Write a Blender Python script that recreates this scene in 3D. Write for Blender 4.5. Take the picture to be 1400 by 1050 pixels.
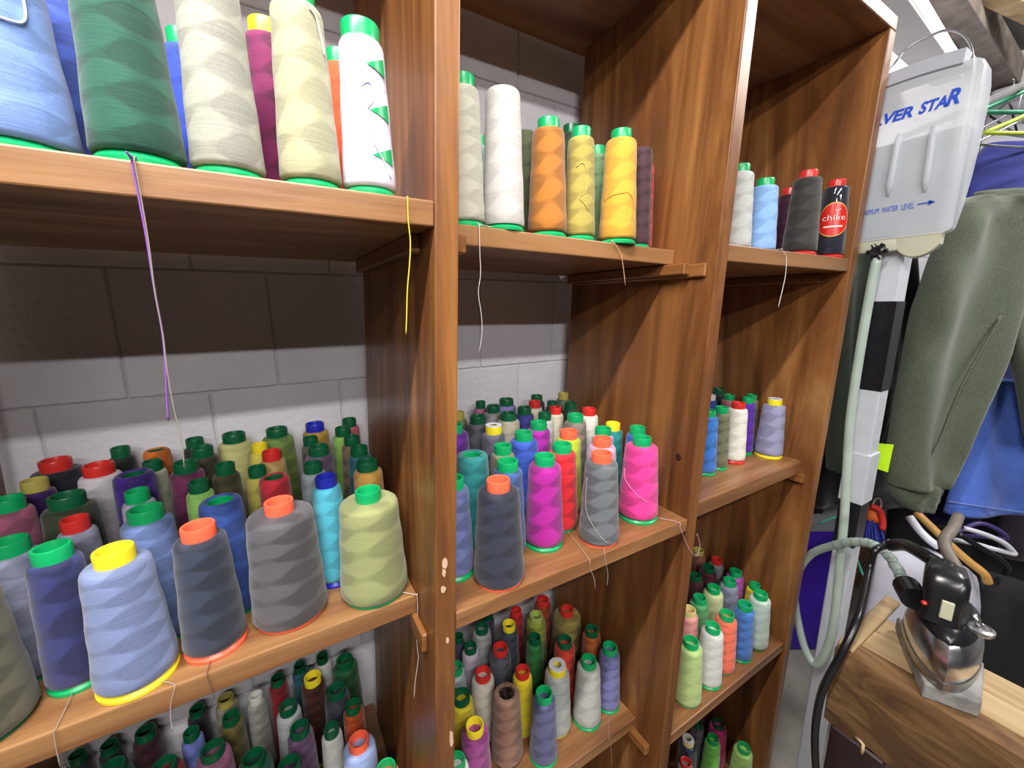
import bpy, bmesh, math, random
from mathutils import Vector, Matrix
random.seed(7)
for _o in list(bpy.data.objects): bpy.data.objects.remove(_o)
SC = bpy.context.scene
COL = SC.collection
S = 0.8          # everything below is laid out in shelf units; one unit is 0.8 m

# ------------------------------------------------------------------ camera
F = 550.0                                   # focal length in pixels of the 1400x1050 frame
FW = Vector((0.50240963, 0.84310937, -0.19170591))
RT = Vector((0.85870391, -0.51246118, -0.00333693))
UP = Vector((0.10105523, 0.16294211, 0.98144674))
CP = Vector((-0.1661, -0.4717, 0.1755))
cd = bpy.data.cameras.new('camera'); cam = bpy.data.objects.new('camera', cd); COL.objects.link(cam)
cd.sensor_width = 36.0; cd.lens = F / 1400 * 36.0; cd.clip_start = 0.01; cd.clip_end = 60
M = Matrix((RT, UP, -FW)).transposed().to_4x4(); M.translation = CP * S
cam.matrix_world = M
SC.camera = cam

# ------------------------------------------------------------------ light and exposure
W = bpy.data.worlds.new('world'); SC.world = W; W.use_nodes = True
W.node_tree.nodes['Background'].inputs[0].default_value = (0.80, 0.88, 1.0, 1)
W.node_tree.nodes['Background'].inputs[1].default_value = 0.02
SC.view_settings.view_transform = 'Standard'; SC.view_settings.look = 'None'
SC.view_settings.gamma = 1.0; SC.view_settings.exposure = 0.12
SC.view_settings.use_curve_mapping = False
TUBES = [(-0.45, -0.43, 1.22, 1.1, 22), (-0.3, -1.56, 1.28, 1.5, 17), (-0.5, -2.70, 1.30, 1.5, 19), (2.3, -0.95, 1.62, 1.2, 30)]  # last entry is an added light that brightens the garments and far wall
for (x, y, z, L, P) in TUBES:
    ld = bpy.data.lights.new('tube_light', 'AREA'); ld.shape = 'RECTANGLE'; ld.size = L * S; ld.size_y = 0.035
    ld.energy = P; ld.color = (1.0, 0.965, 0.92)
    lo = bpy.data.objects.new('tube_light', ld); COL.objects.link(lo); lo.location = (x * S, y * S, z * S)
    if y > -0.8: lo.rotation_euler = (0.35, 0, 0)
    else: lo.rotation_euler = (0.7, 0, 0)
    if x > 1: lo.rotation_euler = (0.95, 0, 0)

# ------------------------------------------------------------------ pixel rays
def ray(x, y): return FW + RT * ((x - 700) / F) + UP * ((525 - y) / F)
def onz(x, y, z): d = ray(x, y); return CP + d * ((z - CP.z) / d.z)
def ony(x, y, Y): d = ray(x, y); return CP + d * ((Y - CP.y) / d.y)
def onx(x, y, X): d = ray(x, y); return CP + d * ((X - CP.x) / d.x)
def dep(x, y, D): return CP + ray(x, y) * D

# ------------------------------------------------------------------ materials
def lin(c):
    if isinstance(c, str): c = tuple(int(c[i:i + 2], 16) / 255 for i in (0, 2, 4))
    return tuple(v / 12.92 if v <= .04045 else ((v + .055) / 1.055) ** 2.4 for v in c) + (1,)
class N:
    def __init__(s, name):
        s.m = bpy.data.materials.new(name); s.m.use_nodes = True; s.t = s.m.node_tree
        s.b = s.t.nodes['Principled BSDF']; s.l = s.t.links
    def n(s, t, **kw):
        k = s.t.nodes.new(t)
        for a, v in kw.items(): setattr(k, a, v)
        return k
    def lk(s, a, b): s.l.new(a, b)
    def noise(s, vec, scale, detail=3, dist=0, rough=.5):
        k = s.n('ShaderNodeTexNoise'); k.inputs['Scale'].default_value = scale; k.inputs['Detail'].default_value = detail
        k.inputs['Distortion'].default_value = dist; k.inputs['Roughness'].default_value = rough
        if vec: s.lk(vec, k.inputs['Vector'])
        return k.outputs['Fac']
    def ramp(s, fac, stops):
        k = s.n('ShaderNodeValToRGB'); e = k.color_ramp.elements
        while len(e) < len(stops): e.new(0.5)
        for i, (p, c) in enumerate(stops): e[i].position = p; e[i].color = c
        s.lk(fac, k.inputs[0]); return k.outputs[0]
    def math(s, op, a, b=None, c=None):
        k = s.n('ShaderNodeMath', operation=op)
        for i, v in enumerate((a, b, c)):
            if v is None: continue
            if isinstance(v, (int, float)): k.inputs[i].default_value = v
            else: s.lk(v, k.inputs[i])
        return k.outputs[0]
    def mix(s, f, a, b, bt='MIX'):
        k = s.n('ShaderNodeMix', data_type='RGBA', blend_type=bt)
        for i, v in ((0, f), (6, a), (7, b)):
            if isinstance(v, (int, float)): k.inputs[i].default_value = v
            elif isinstance(v, tuple): k.inputs[i].default_value = v
            else: s.lk(v, k.inputs[i])
        return k.outputs[2]
    def bump(s, h, st, d=.01):
        k = s.n('ShaderNodeBump'); k.inputs['Strength'].default_value = st; k.inputs['Distance'].default_value = d
        s.lk(h, k.inputs['Height']); s.lk(k.outputs[0], s.b.inputs['Normal'])
    def obj(s, sc=(1, 1, 1)):
        t = s.n('ShaderNodeTexCoord'); m = s.n('ShaderNodeMapping'); m.inputs['Scale'].default_value = sc
        s.lk(t.outputs['Object'], m.inputs[0])
        r = s.n('ShaderNodeObjectInfo'); a = s.n('ShaderNodeVectorMath', operation='ADD')
        k = s.math('MULTIPLY', r.outputs['Random'], 37.0); cx = s.n('ShaderNodeCombineXYZ')
        for i in range(3): s.lk(k, cx.inputs[i])
        s.lk(m.outputs[0], a.inputs[0]); s.lk(cx.outputs[0], a.inputs[1]); return a.outputs[0]
    def set(s, **kw):
        for k, v in kw.items(): s.b.inputs[k.replace('_', ' ')].default_value = v
        return s
def plain(name, c, rough=.5, metal=0., vary=.12, scale=30, bump=0., bs=200, **kw):
    m = N(name); c = lin(c); v = m.obj()
    d = tuple(x * (1 - vary) for x in c[:3]) + (1,); e = tuple(min(1, x * (1 + vary)) for x in c[:3]) + (1,)
    m.lk(m.ramp(m.noise(v, scale, 4), [(.3, d), (.7, e)]), m.b.inputs['Base Color'])
    m.set(Roughness=rough, Metallic=metal, **kw)
    if bump: m.bump(m.noise(v, bs, 3), bump, .004)
    return m.m
def wood(name, axis, cols, rough=.33, chips=True, lo=1.0, hi=11.0, dist=1.6):
    m = N(name)
    sc = [hi] * 3; sc[axis] = lo
    v = m.obj(tuple(sc)); a = m.noise(v, 1.0, 6, dist, .62)
    v2 = m.obj(tuple(x * 5 if i != axis else x * 2 for i, x in enumerate(sc))); b = m.noise(v2, 1.2, 3, .3)
    v3 = m.obj((2.2, 2.2, 2.2)); big = m.noise(v3, 1.4, 2)
    col = m.ramp(a, [(.28, lin(cols[0])), (.45, lin(cols[1])), (.6, lin(cols[2])), (.75, lin(cols[3]))])
    col = m.mix(m.math('MULTIPLY', b, .55), col, lin(cols[0]), 'MULTIPLY')
    col = m.mix(m.ramp(big, [(.38, (0, 0, 0, 1)), (.7, (.55, .55, .55, 1))]), col, lin(cols[1]))
    if chips:
        ch = m.noise(m.obj((26, 26, 9)), 1.0, 5, .5, .7)
        col = m.mix(m.ramp(ch, [(.745, (0, 0, 0, 1)), (.76, (.7, .7, .7, 1))]), col, lin('d9b99a'))
    m.lk(col, m.b.inputs['Base Color'])
    m.lk(m.math('MULTIPLY_ADD', b, .25, rough - .1), m.b.inputs['Roughness'])
    m.bump(m.math('ADD', a, b), .18, .002)
    m.set(Specular_IOR_Level=.5)
    return m.m
STAIN = ('452917', '80502b', 'ad7541', 'd4a266')
M_WV = wood('stained_wood_upright', 2, STAIN); M_WH = wood('stained_wood_shelf', 0, ('5c3a22', '93643f', 'b48658', 'd0a67a'))
M_WD = wood('stained_wood_cleat', 1, STAIN)
M_PINE = wood('raw_pine', 1, ('8f7550', 'bda27a', 'd2ba92', 'e2cfae'), .7, False)
M_BARK = wood('weathered_beam', 1, ('3a2414', '6b4a2b', '947048', 'bfa077'), .75, False, 4.0, 15.0, 2.6)
M_PLY = wood('roof_plywood', 0, ('b58a4e', 'd0a767', 'dcb679', 'e6c68f'), .6, False)
M_PLATE = plain('grey_timber', '8a8078', .85, vary=.35, scale=14, bump=.4, bs=60)
M_WALL = plain('painted_block', 'dddce4', .75, vary=.07, scale=7, bump=.5, bs=90)
M_MORTAR = plain('painted_mortar', 'cac8ce', .85, vary=.12, scale=20, bump=.4, bs=80)
M_FLOOR = plain('concrete_floor', '8a877f', .8, vary=.2, scale=8, bump=.3, bs=50)
M_CEIL = plain('ceiling_board', '75716a', .8, vary=.05, scale=4)
M_STEEL = plain('painted_steel', 'c6c6c4', .4, vary=.08, scale=10)
M_DARK = plain('dark_hollow', '1c1820', .7, vary=.2)
CAPC = dict(green='0fa561', dkgreen='0b5a39', red='d0302c', coral='ff6a4a', yellow='efdc2e', olive='b3a956', blue='2430b4', white='d8d8d4', lime='a5b660', cream='ded58e')
M_CAP = {k: plain('plastic_' + k, v, .32, vary=.05, scale=20, Specular_IOR_Level=.5) for k, v in CAPC.items()}
M_DISC = plain('paper_disc', 'dcdce4', .6, vary=.08, scale=90)
M_GOLD = plain('label_gold', 'e5b04e', .35); M_LRED = plain('label_red', 'd42c25', .3); M_WHITE = plain('print_white', 'f2f0ee', .5, vary=.02)
M_LINE = {}
def line_mat(c):
    if c not in M_LINE: M_LINE[c] = plain('loose_thread_' + c, c, .8, vary=.05)
    return M_LINE[c]
def thread_mat(name, gloss=False):
    m = N(name); oi = m.n('ShaderNodeObjectInfo'); tc = m.n('ShaderNodeTexCoord'); sp = m.n('ShaderNodeSeparateXYZ')
    m.lk(tc.outputs['Object'], sp.inputs[0]); x, y, z = sp.outputs
    ph = m.math('MULTIPLY', m.math('ARCTAN2', y, x), 1 / (2 * math.pi))
    rnd = oi.outputs['Random']
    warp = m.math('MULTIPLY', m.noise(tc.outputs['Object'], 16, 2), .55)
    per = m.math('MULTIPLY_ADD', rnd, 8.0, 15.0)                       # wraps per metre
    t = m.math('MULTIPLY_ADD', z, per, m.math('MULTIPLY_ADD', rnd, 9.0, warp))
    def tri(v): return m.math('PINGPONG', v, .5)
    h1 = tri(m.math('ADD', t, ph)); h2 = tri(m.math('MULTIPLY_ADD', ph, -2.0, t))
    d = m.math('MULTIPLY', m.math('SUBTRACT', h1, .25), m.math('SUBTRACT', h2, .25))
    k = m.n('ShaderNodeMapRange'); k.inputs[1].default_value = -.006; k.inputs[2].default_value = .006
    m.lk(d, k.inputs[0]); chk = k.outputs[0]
    fib = m.noise(m.math('MULTIPLY', z, 1.0) and tc.outputs['Object'], 500, 2)
    cz = m.n('ShaderNodeMapping'); cz.inputs['Scale'].default_value = (30, 30, 900); m.lk(tc.outputs['Object'], cz.inputs[0])
    st = m.noise(cz.outputs[0], 1.0, 3)
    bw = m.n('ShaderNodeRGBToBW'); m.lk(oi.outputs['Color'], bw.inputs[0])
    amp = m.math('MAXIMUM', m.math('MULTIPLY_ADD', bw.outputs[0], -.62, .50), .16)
    br = m.math('ADD', m.math('SUBTRACT', 1.0, m.math('MULTIPLY', m.math('SUBTRACT', 1.0, chk), amp)), m.math('MULTIPLY_ADD', st, .30, -.15))  # sheen of the crossing windings painted into the colour as lighter and darker diamonds
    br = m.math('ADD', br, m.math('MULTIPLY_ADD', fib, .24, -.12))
    hs = m.n('ShaderNodeHueSaturation'); m.lk(oi.outputs['Color'], hs.inputs['Color']); m.lk(br, hs.inputs['Value'])
    m.lk(hs.outputs[0], m.b.inputs['Base Color'])
    m.set(Roughness=.72, Specular_IOR_Level=.3, Sheen_Weight=.25, Sheen_Roughness=.5)
    if gloss: m.set(Coat_Weight=1.0, Coat_Roughness=.05)
    m.bump(m.math('ADD', m.math('MULTIPLY', chk, .5), m.math('MULTIPLY', st, .5)), .35, .0010)
    return m.m
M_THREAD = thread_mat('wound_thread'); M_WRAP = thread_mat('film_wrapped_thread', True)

# ------------------------------------------------------------------ mesh helpers (unit space)
def link(name, me, parent=None):
    o = bpy.data.objects.new(name, me); COL.objects.link(o)
    if parent: o.parent = parent
    return o
def mesh(name, vs, fs, mat, parent=None, smooth=True, at=None, auto=False):
    off = Vector((0, 0, 0))
    if parent is not None and at is None:
        p = parent
        while p is not None: off += p.location; p = p.parent
    me = bpy.data.meshes.new(name); me.from_pydata([tuple(Vector(v) - off) for v in vs], [], fs); me.update()
    bm = bmesh.new(); bm.from_mesh(me); bmesh.ops.recalc_face_normals(bm, faces=bm.faces[:]); bm.to_mesh(me); bm.free()
    me.materials.append(mat)
    if smooth:
        for f in me.polygons: f.use_smooth = True
        if auto: me.set_sharp_from_angle(angle=math.radians(35))
    o = link(name, me, parent)
    if at is not None: o.location = at
    return o
def root(name, loc=(0, 0, 0)):
    o = bpy.data.objects.new(name, None); COL.objects.link(o); o.location = loc; o.empty_display_size = .02; return o
def tag(o, label, cat, group=None, kind=None):
    if label: o['label'] = label
    if cat: o['category'] = cat
    if group: o['group'] = group
    if kind: o['kind'] = kind
    return o
HEXF = [(0, 3, 2, 1), (4, 5, 6, 7), (0, 1, 5, 4), (1, 2, 6, 5), (2, 3, 7, 6), (3, 0, 4, 7)]
def bev(vs, fs, off, seg=1):
    bm = bmesh.new(); bv = [bm.verts.new(v) for v in vs]
    for f in fs: bm.faces.new([bv[i] for i in f])
    bmesh.ops.recalc_face_normals(bm, faces=bm.faces[:])
    if off: bmesh.ops.bevel(bm, geom=bm.edges[:], offset=off, segments=seg, affect='EDGES', profile=.5)
    bm.verts.index_update()
    r = [v.co.copy() for v in bm.verts], [tuple(v.index for v in f.verts) for f in bm.faces]; bm.free(); return r
def hexa(name, c8, mat, parent=None, off=.002, seg=1, smooth=False):
    v, f = bev(c8, HEXF, off, seg); return mesh(name, v, f, mat, parent, smooth, auto=smooth)
def box(name, x0, x1, y0, y1, z0, z1, mat, parent=None, off=.002, seg=1, smooth=False):
    return hexa(name, [(x0, y0, z0), (x1, y0, z0), (x1, y1, z0), (x0, y1, z0), (x0, y0, z1), (x1, y0, z1), (x1, y1, z1), (x0, y1, z1)], mat, parent, off, seg, smooth)
def lathe(pr, n=32, cap0=True, cap1=True):
    vs = []; fs = []
    for (r, z) in pr:
        for i in range(n): a = 2 * math.pi * i / n; vs.append((r * math.cos(a), r * math.sin(a), z))
    for k in range(len(pr) - 1):
        for i in range(n): j = (i + 1) % n; fs.append((k * n + i, k * n + j, (k + 1) * n + j, (k + 1) * n + i))
    if cap0: fs.append(tuple(range(n - 1, -1, -1)))
    if cap1: fs.append(tuple((len(pr) - 1) * n + i for i in range(n)))
    return vs, fs
def crom(P, sub=6):
    P = [Vector(p) for p in P]
    if len(P) < 3: return P
    Q = [P[0] * 2 - P[1]] + P + [P[-1] * 2 - P[-2]]; out = []
    for i in range(1, len(Q) - 2):
        a, b, c, d = Q[i - 1:i + 3]
        for k in range(sub):
            t = k / sub; out.append(.5 * ((2 * b) + (c - a) * t + (2 * a - 5 * b + 4 * c - d) * t * t + (3 * b - a - 3 * c + d) * t ** 3))
    out.append(P[-1]); return out
def tubeg(P, r, n=8, sub=6, rads=None):
    P = crom(P, sub) if sub > 1 else [Vector(p) for p in P]
    vs = []; fs = []; T = (P[1] - P[0]).normalized()
    a = Vector((0, 0, 1)) if abs(T.z) < .9 else Vector((1, 0, 0)); nrm = (a - T * a.dot(T)).normalized()
    for i, p in enumerate(P):
        T = (P[min(i + 1, len(P) - 1)] - P[max(i - 1, 0)]).normalized(); nrm = (nrm - T * nrm.dot(T)).normalized(); b = T.cross(nrm)
        rr = r if rads is None else rads(i / (len(P) - 1))
        for k in range(n): an = 2 * math.pi * k / n; vs.append(p + nrm * (rr * math.cos(an)) + b * (rr * math.sin(an)))
    for i in range(len(P) - 1):
        for k in range(n): j = (k + 1) % n; fs.append((i * n + k, i * n + j, (i + 1) * n + j, (i + 1) * n + k))
    fs.append(tuple(range(n - 1, -1, -1))); fs.append(tuple((len(P) - 1) * n + k for k in range(n)))
    return vs, fs
def tube(name, P, r, mat, parent=None, n=8, sub=6, rads=None, auto=False):
    v, f = tubeg(P, r, n, sub, rads); return mesh(name, v, f, mat, parent, True, auto=auto)
def join(parts):
    vs = []; fs = []
    for v, f in parts:
        o = len(vs); vs += list(v); fs += [tuple(i + o for i in q) for q in f]
    return vs, fs
def loft(loops, cap=True):
    n = len(loops[0]); vs = [p for l in loops for p in l]; fs = []
    for k in range(len(loops) - 1):
        for i in range(n): j = (i + 1) % n; fs.append((k * n + i, k * n + j, (k + 1) * n + j, (k + 1) * n + i))
    if cap: fs.append(tuple(range(n - 1, -1, -1))); fs.append(tuple((len(loops) - 1) * n + i for i in range(n)))
    return vs, fs
def text_mesh(s, size, shear=0, sx=1, bold=0):
    c = bpy.data.curves.new('lettering', 'FONT'); c.body = s; c.size = size; c.shear = shear; c.offset = bold; c.resolution_u = 3
    o = bpy.data.objects.new('lettering', c); COL.objects.link(o)
    dg = bpy.context.evaluated_depsgraph_get(); dg.update(); me = bpy.data.meshes.new_from_object(o.evaluated_get(dg))
    vs = [Vector((v.co.x * sx, v.co.y, 0)) for v in me.vertices]; fs = [tuple(p.vertices) for p in me.polygons]
    bpy.data.objects.remove(o); bpy.data.curves.remove(c); bpy.data.meshes.remove(me); return vs, fs

# ------------------------------------------------------------------ room
ZF = -1.47; ZC = 1.75; YW = 0.462; XR = 4.1; XL = -2.6; YB = -4.2
def st(o): o['kind'] = 'structure'; return o
st(box('floor', XL - .1, XR + .1, YB, YW + .1, ZF - .1, ZF, M_FLOOR, off=0))
st(box('ceiling', XL - .1, XR + .1, YB, YW + .1, ZC, ZC + .08, M_CEIL, off=0))
st(box('wall_left', XL - .1, XL, YB, YW, ZF, ZC, plain('left_wall_paint', '8c8a86', .85), off=0))
wr = st(box('wall_right', XR, XR + .1, YB, YW, ZF, ZC, M_WALL, off=0))
wb = st(box('wall_back', XL, XR, YW + .004, YW + .12, ZF, ZC, M_MORTAR, off=0))
# painted blocks, one object each, sharing one mesh
BW, BH, J = .229, .2245, .003
v, f = bev([(-BW / 2 + J / 2, 0, -BH / 2 + J / 2), (BW / 2 - J / 2, 0, -BH / 2 + J / 2), (BW / 2 - J / 2, .02, -BH / 2 + J / 2), (-BW / 2 + J / 2, .02, -BH / 2 + J / 2),
            (-BW / 2 + J / 2, 0, BH / 2 - J / 2), (BW / 2 - J / 2, 0, BH / 2 - J / 2), (BW / 2 - J / 2, .02, BH / 2 - J / 2), (-BW / 2 + J / 2, .02, BH / 2 - J / 2)], HEXF, .0022, 1)
block0 = None
zrow0 = ony(333, 532, YW).z            # joint between two courses seen in the open bays
xj = ony(141, 361, YW).x               # an upright joint of the course above it
nb = 0
for k in range(-6, 9):
    zc = zrow0 + (k + .5) * BH
    if zc + BH / 2 > ZC: continue
    i0 = -4; 
    for i in range(i0, 22):
        xc = xj + (i + .5) * BW + (BW / 2 if k % 2 else 0)
        if xc - BW / 2 < -.9 or xc + BW / 2 > XR: continue
        if xc > .75 and zc < .1: continue                      # nothing of these shows behind the unit and the garments
        if block0 is None:
            block0 = mesh('block', v, f, M_WALL, None, False); o = block0
        else: o = block0.copy(); COL.objects.link(o)
        o.parent = wb; o.location = (xc, YW + random.uniform(-.0008, .0008), zc)

# ------------------------------------------------------------------ shelving unit
SH = .04                                    # the whole unit leans a little to the tank side
def sx(x, z): return x + SH * z
D = .4214; tA = .031; xB = .55; tB = .0323; xCi = 1.1105; xC = 1.1428; xLi = -.535; xLo = -.566
ZTOP = .807; TT = .032
unit = root('shelving_unit', (.3, .2, ZF))
tag(unit, 'tall reddish-brown stained wooden shelving unit full of thread cones against white block wall', 'shelf')
def upright(x0, x1, z0, z1):
    return hexa('upright', [(sx(x0, z0), 0, z0), (sx(x1, z0), 0, z0), (sx(x1, z0), D, z0), (sx(x0, z0), D, z0), (sx(x0, z1), 0, z1), (sx(x1, z1), 0, z1), (sx(x1, z1), D, z1), (sx(x0, z1), D, z1)], M_WV, unit, .0025, 2)
for a, b, zt in ((xLo, xLi, ZTOP), (0, tA, ZTOP), (xB, xB + tB, ZTOP), (xCi, xC, ZTOP + .0)): upright(a, b, ZF, zt)
hexa('top_board', [(sx(xLo, ZTOP) - .0, 0.0, ZTOP), (sx(xC, ZTOP), 0.0, ZTOP), (sx(xC, ZTOP), .452, ZTOP), (sx(xLo, ZTOP), .452, ZTOP),
                   (sx(xLo, ZTOP), 0.0, ZTOP + TT), (sx(xC, ZTOP), 0.0, ZTOP + TT), (sx(xC, ZTOP), .452, ZTOP + TT), (sx(xLo, ZTOP), .452, ZTOP + TT)], M_WH, unit, .0025, 2)
BAY = {1: (xLi, 0), 2: (tA, xB), 3: (xB + tB, xCi)}
SHELF = {}
def shelf(key, zl, zr, th, rec, back=.452):
    b = int(key[0]); xa, xb = BAY[b]; g = .0006
    c = []
    for dz in (-th, 0):
        for (x, y, z) in ((xa, rec, zl), (xb, rec, zr), (xb, back, zr), (xa, back, zl)):
            zz = z + dz; c.append((sx(x, zz) + (g if x == xa else -g), y, zz))
    hexa('shelf_board', c, M_WH, unit, .002, 2)
    SHELF[key] = (sx(xa, zl), zl, sx(xb, zr), zr, rec, back)
shelf('1T', .2946, .2946, .0289, 0); shelf('2T', .2925, .285, .0291, .0958); shelf('3T', .2885, .2895, .0314, .0041)
shelf('1M', -.2685, -.2655, .0313, .0792); shelf('2M', -.2555, -.262, .0273, 0.0); shelf('3M', -.2635, -.2625, .0362, .0353)
shelf('1L', -.8284, -.8284, .03, .0771); shelf('2L', -.8284, -.8284, .03, .0771); shelf('3L', -.8315, -.832, .03, .0063)
shelf('1B', -1.40, -1.40, .03, .02); shelf('2B', -1.40, -1.40, .03, .02); shelf('3B', -1.40, -1.40, .03, .02)
def zshelf(key, x):
    x0, z0, x1, z1, r, b = SHELF[key]; return z0 + (z1 - z0) * (x - x0) / (x1 - x0)
def cleat(face, side, ztop, y0, h=.024, t=.016, y1=None):
    y1 = y1 or D - .01; xs = face; xo = face + side * t
    if xs > xo: xs, xo = xo, xs
    zs = [ztop - h, ztop]; c = []
    for z in zs:
        for x, y in ((xs, y0), (xo, y0), (xo, y1), (xs, y1)): c.append((sx(x, z), y, z))
    hexa('cleat', c, M_WD, unit, .0025)
for key, fa, sd, y0 in (('1T', 0, -1, .05), ('1M', 0, -1, .03), ('1L', 0, -1, .03), ('2T', xB, -1, .022), ('2L', xB, -1, .03), ('3M', xCi, -1, .022), ('2T', tA, 1, .012), ('3L', xCi, -1, .05), ('1M', xLi, 1, .03), ('2M', xB, -1, .05), ('3T', xCi, -1, .06)):
    th = {'1T': .0289, '1M': .0313, '1L': .03, '2T': .0291, '2L': .03, '3M': .0362, '3L': .03, '2M': .0273, '3T': .0314}[key]
    zz = zshelf(key, fa) - th - .0004
    if key == '2T' and sd < 0:
        cleat(fa, sd, zz - .002, .018, .026, .008); cleat(fa - .0082, sd, zz - .0005, .05, .022, .018)
    elif key == '1M': cleat(fa, sd, zz, y0, .030, .009)
    else: cleat(fa, sd, zz, y0)

def onface(px, py, x0):
    d = ray(px, py); return CP + d * ((x0 + SH * CP.z - CP.x) / (d.x - SH * d.z))
kc = onface(928, 625, xB)
v, f = lathe([(.0085, 0), (.007, .0012), (.004, .0009)], 18, False, True)
mesh('knot', [(kc.x - b[2] - .0002, kc.y + b[0] * .8, kc.z + b[1]) for b in v], f, plain('wood_knot', '3a1c10', .5, vary=.3, scale=150), unit, True)
for cx_, cy_, w_, h_ in ((608, 770, 4, 9), (607, 783, 3, 7), (606, 806, 4, 6), (612, 876, 3, 5), (617, 1010, 4, 14)):
    c = ony(cx_, cy_, -.0004); a = w_ * .0010; b = h_ * .0011
    pts = [(c.x + a * math.cos(i * .7) * random.uniform(.6, 1.1), -.0006, c.z + b * math.sin(i * .7) * random.uniform(.7, 1.1)) for i in range(9)]
    v = pts + [(p[0], .0004, p[2]) for p in pts]; f = [tuple(range(9))] + [(i, (i + 1) % 9, 9 + (i + 1) % 9, 9 + i) for i in range(9)]
    mesh('bare_chip', v, f, plain('bare_wood', 'd8b79a', .7), unit, False)
# ------------------------------------------------------------------ thread cones
BAYN = {'1': 'end bay away from the tank', '2': 'middle bay', '3': 'end bay by the tank'}
SHN = {'T': 'top shelf', 'M': 'middle shelf', 'L': 'lower shelf', 'B': 'bottom shelf'}
CAPN = dict(green='green core', dkgreen='dark green core', red='red core', coral='coral core', yellow='yellow core', olive='olive core', blue='blue core', white='white core', lime='lime core', cream='cream core', none='no core showing')
KC = {'1M': .66, '2M': .68, '1L': .80}
SP = []
def cone(key, px, py, color, cap, cname, Rb=.034, y=None, base=None, wb=None, flush=False, disc=False, note='', h=None, gloss=False, cr=None):
    SP.append(dict(key=key, px=px, py=py, col=color, cap=cap, cn=cname, R=Rb, y=y, base=base, wb=wb, flush=flush, disc=disc, note=note, h=h, gloss=gloss, cr=cr))
s_, m_, l_, x_ = .030, .034, .039, .047
# --- end bay away from the tank, top shelf (tops of the front ones above the frame)
cone('1T', 20, 200, '7f9fe0', 'green', 'pale sky blue', .041, y=.052, base=1, h=.19)
cone('1T', 74, 150, '8f8590', 'green', 'grey-mauve', .028, y=.20, base=1, h=.17)
cone('1T', 112, 190, '4a66c8', 'green', 'cornflower blue', .030, y=.125, base=1, h=.19)
cone('1T', 193, 213, '1f5a48', 'green', 'bottle green', .034, y=.0375, base=1, h=.19)
cone('1T', 232, 72, '5a1f9c', 'yellow', 'violet', .027, y=.21)
cone('1T', 248, 45, '3450c4', 'green', 'strong blue', .025, y=.155)
cone('1T', 311, 230, 'a3a397', 'green', 'stone grey', .035, y=.040, base=1, h=.19)
cone('1T', 362, 32, '7c1f56', 'yellow', 'plum magenta', .030, y=.125)
cone('1T', 429, 245, 'adaa8a', 'green', 'greyish khaki', .035, y=.040, base=1, h=.19)
cone('1T', 462, 72, 'f0542a', 'green', 'bright orange', .026, y=.14)
cone('1T', 491, 36, 'dcd8ee', 'green', 'nearly empty white', .0285, y=.036, cr=.020)
# --- middle bay, top shelf
cone('2T', 634, 105, 'b9b6a6', 'green', 'warm grey', .033, y=.131)
cone('2T', 687, 121, 'cbc9c6', 'green', 'light grey', .034, y=.126, flush=True)
cone('2T', 657, 188, '9fb8b4', 'green', 'pale sea-green', .022, y=.25)
cone('2T', 718, 178, '4a5236', 'dkgreen', 'dark moss', .024, y=.215, flush=True)
cone('2T', 750, 164, 'b8742a', 'green', 'ochre orange', .034, y=.133)
cone('2T', 795, 176, 'ad9c4c', 'green', 'old gold', .029, y=.128)
cone('2T', 781, 172, '23402f', 'dkgreen', 'blackish green', .028, y=.23)
cone('2T', 817, 201, '6f8f64', 'green', 'sage green', .026, y=.20)
cone('2T', 850, 179, 'e0a93a', 'green', 'golden yellow', .035, y=.117)
cone('2T', 878, 201, '4a3038', 'green', 'dark plum brown', .025, y=.136, flush=True)
cone('2T', 892, 216, 'd8222c', 'green', 'bright red', .0205, y=.163)
# --- end bay by the tank, top shelf
cone('3T', 1013, 226, 'b9bdbb', 'green', 'silver grey', .033, y=.085)
cone('3T', 1047, 245, '86aee8', 'green', 'light blue', .033, y=.082)
cone('3T', 1081, 258, '4a1a3e', 'red', 'dark purple', .031, y=.105)
cone('3T', 1106, 234, '3a3634', 'red', 'black-brown', .034, y=.043)
cone('3T', 1152, 249, '161a30', 'red', 'film-wrapped navy', .033, y=.040, gloss=True)
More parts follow.
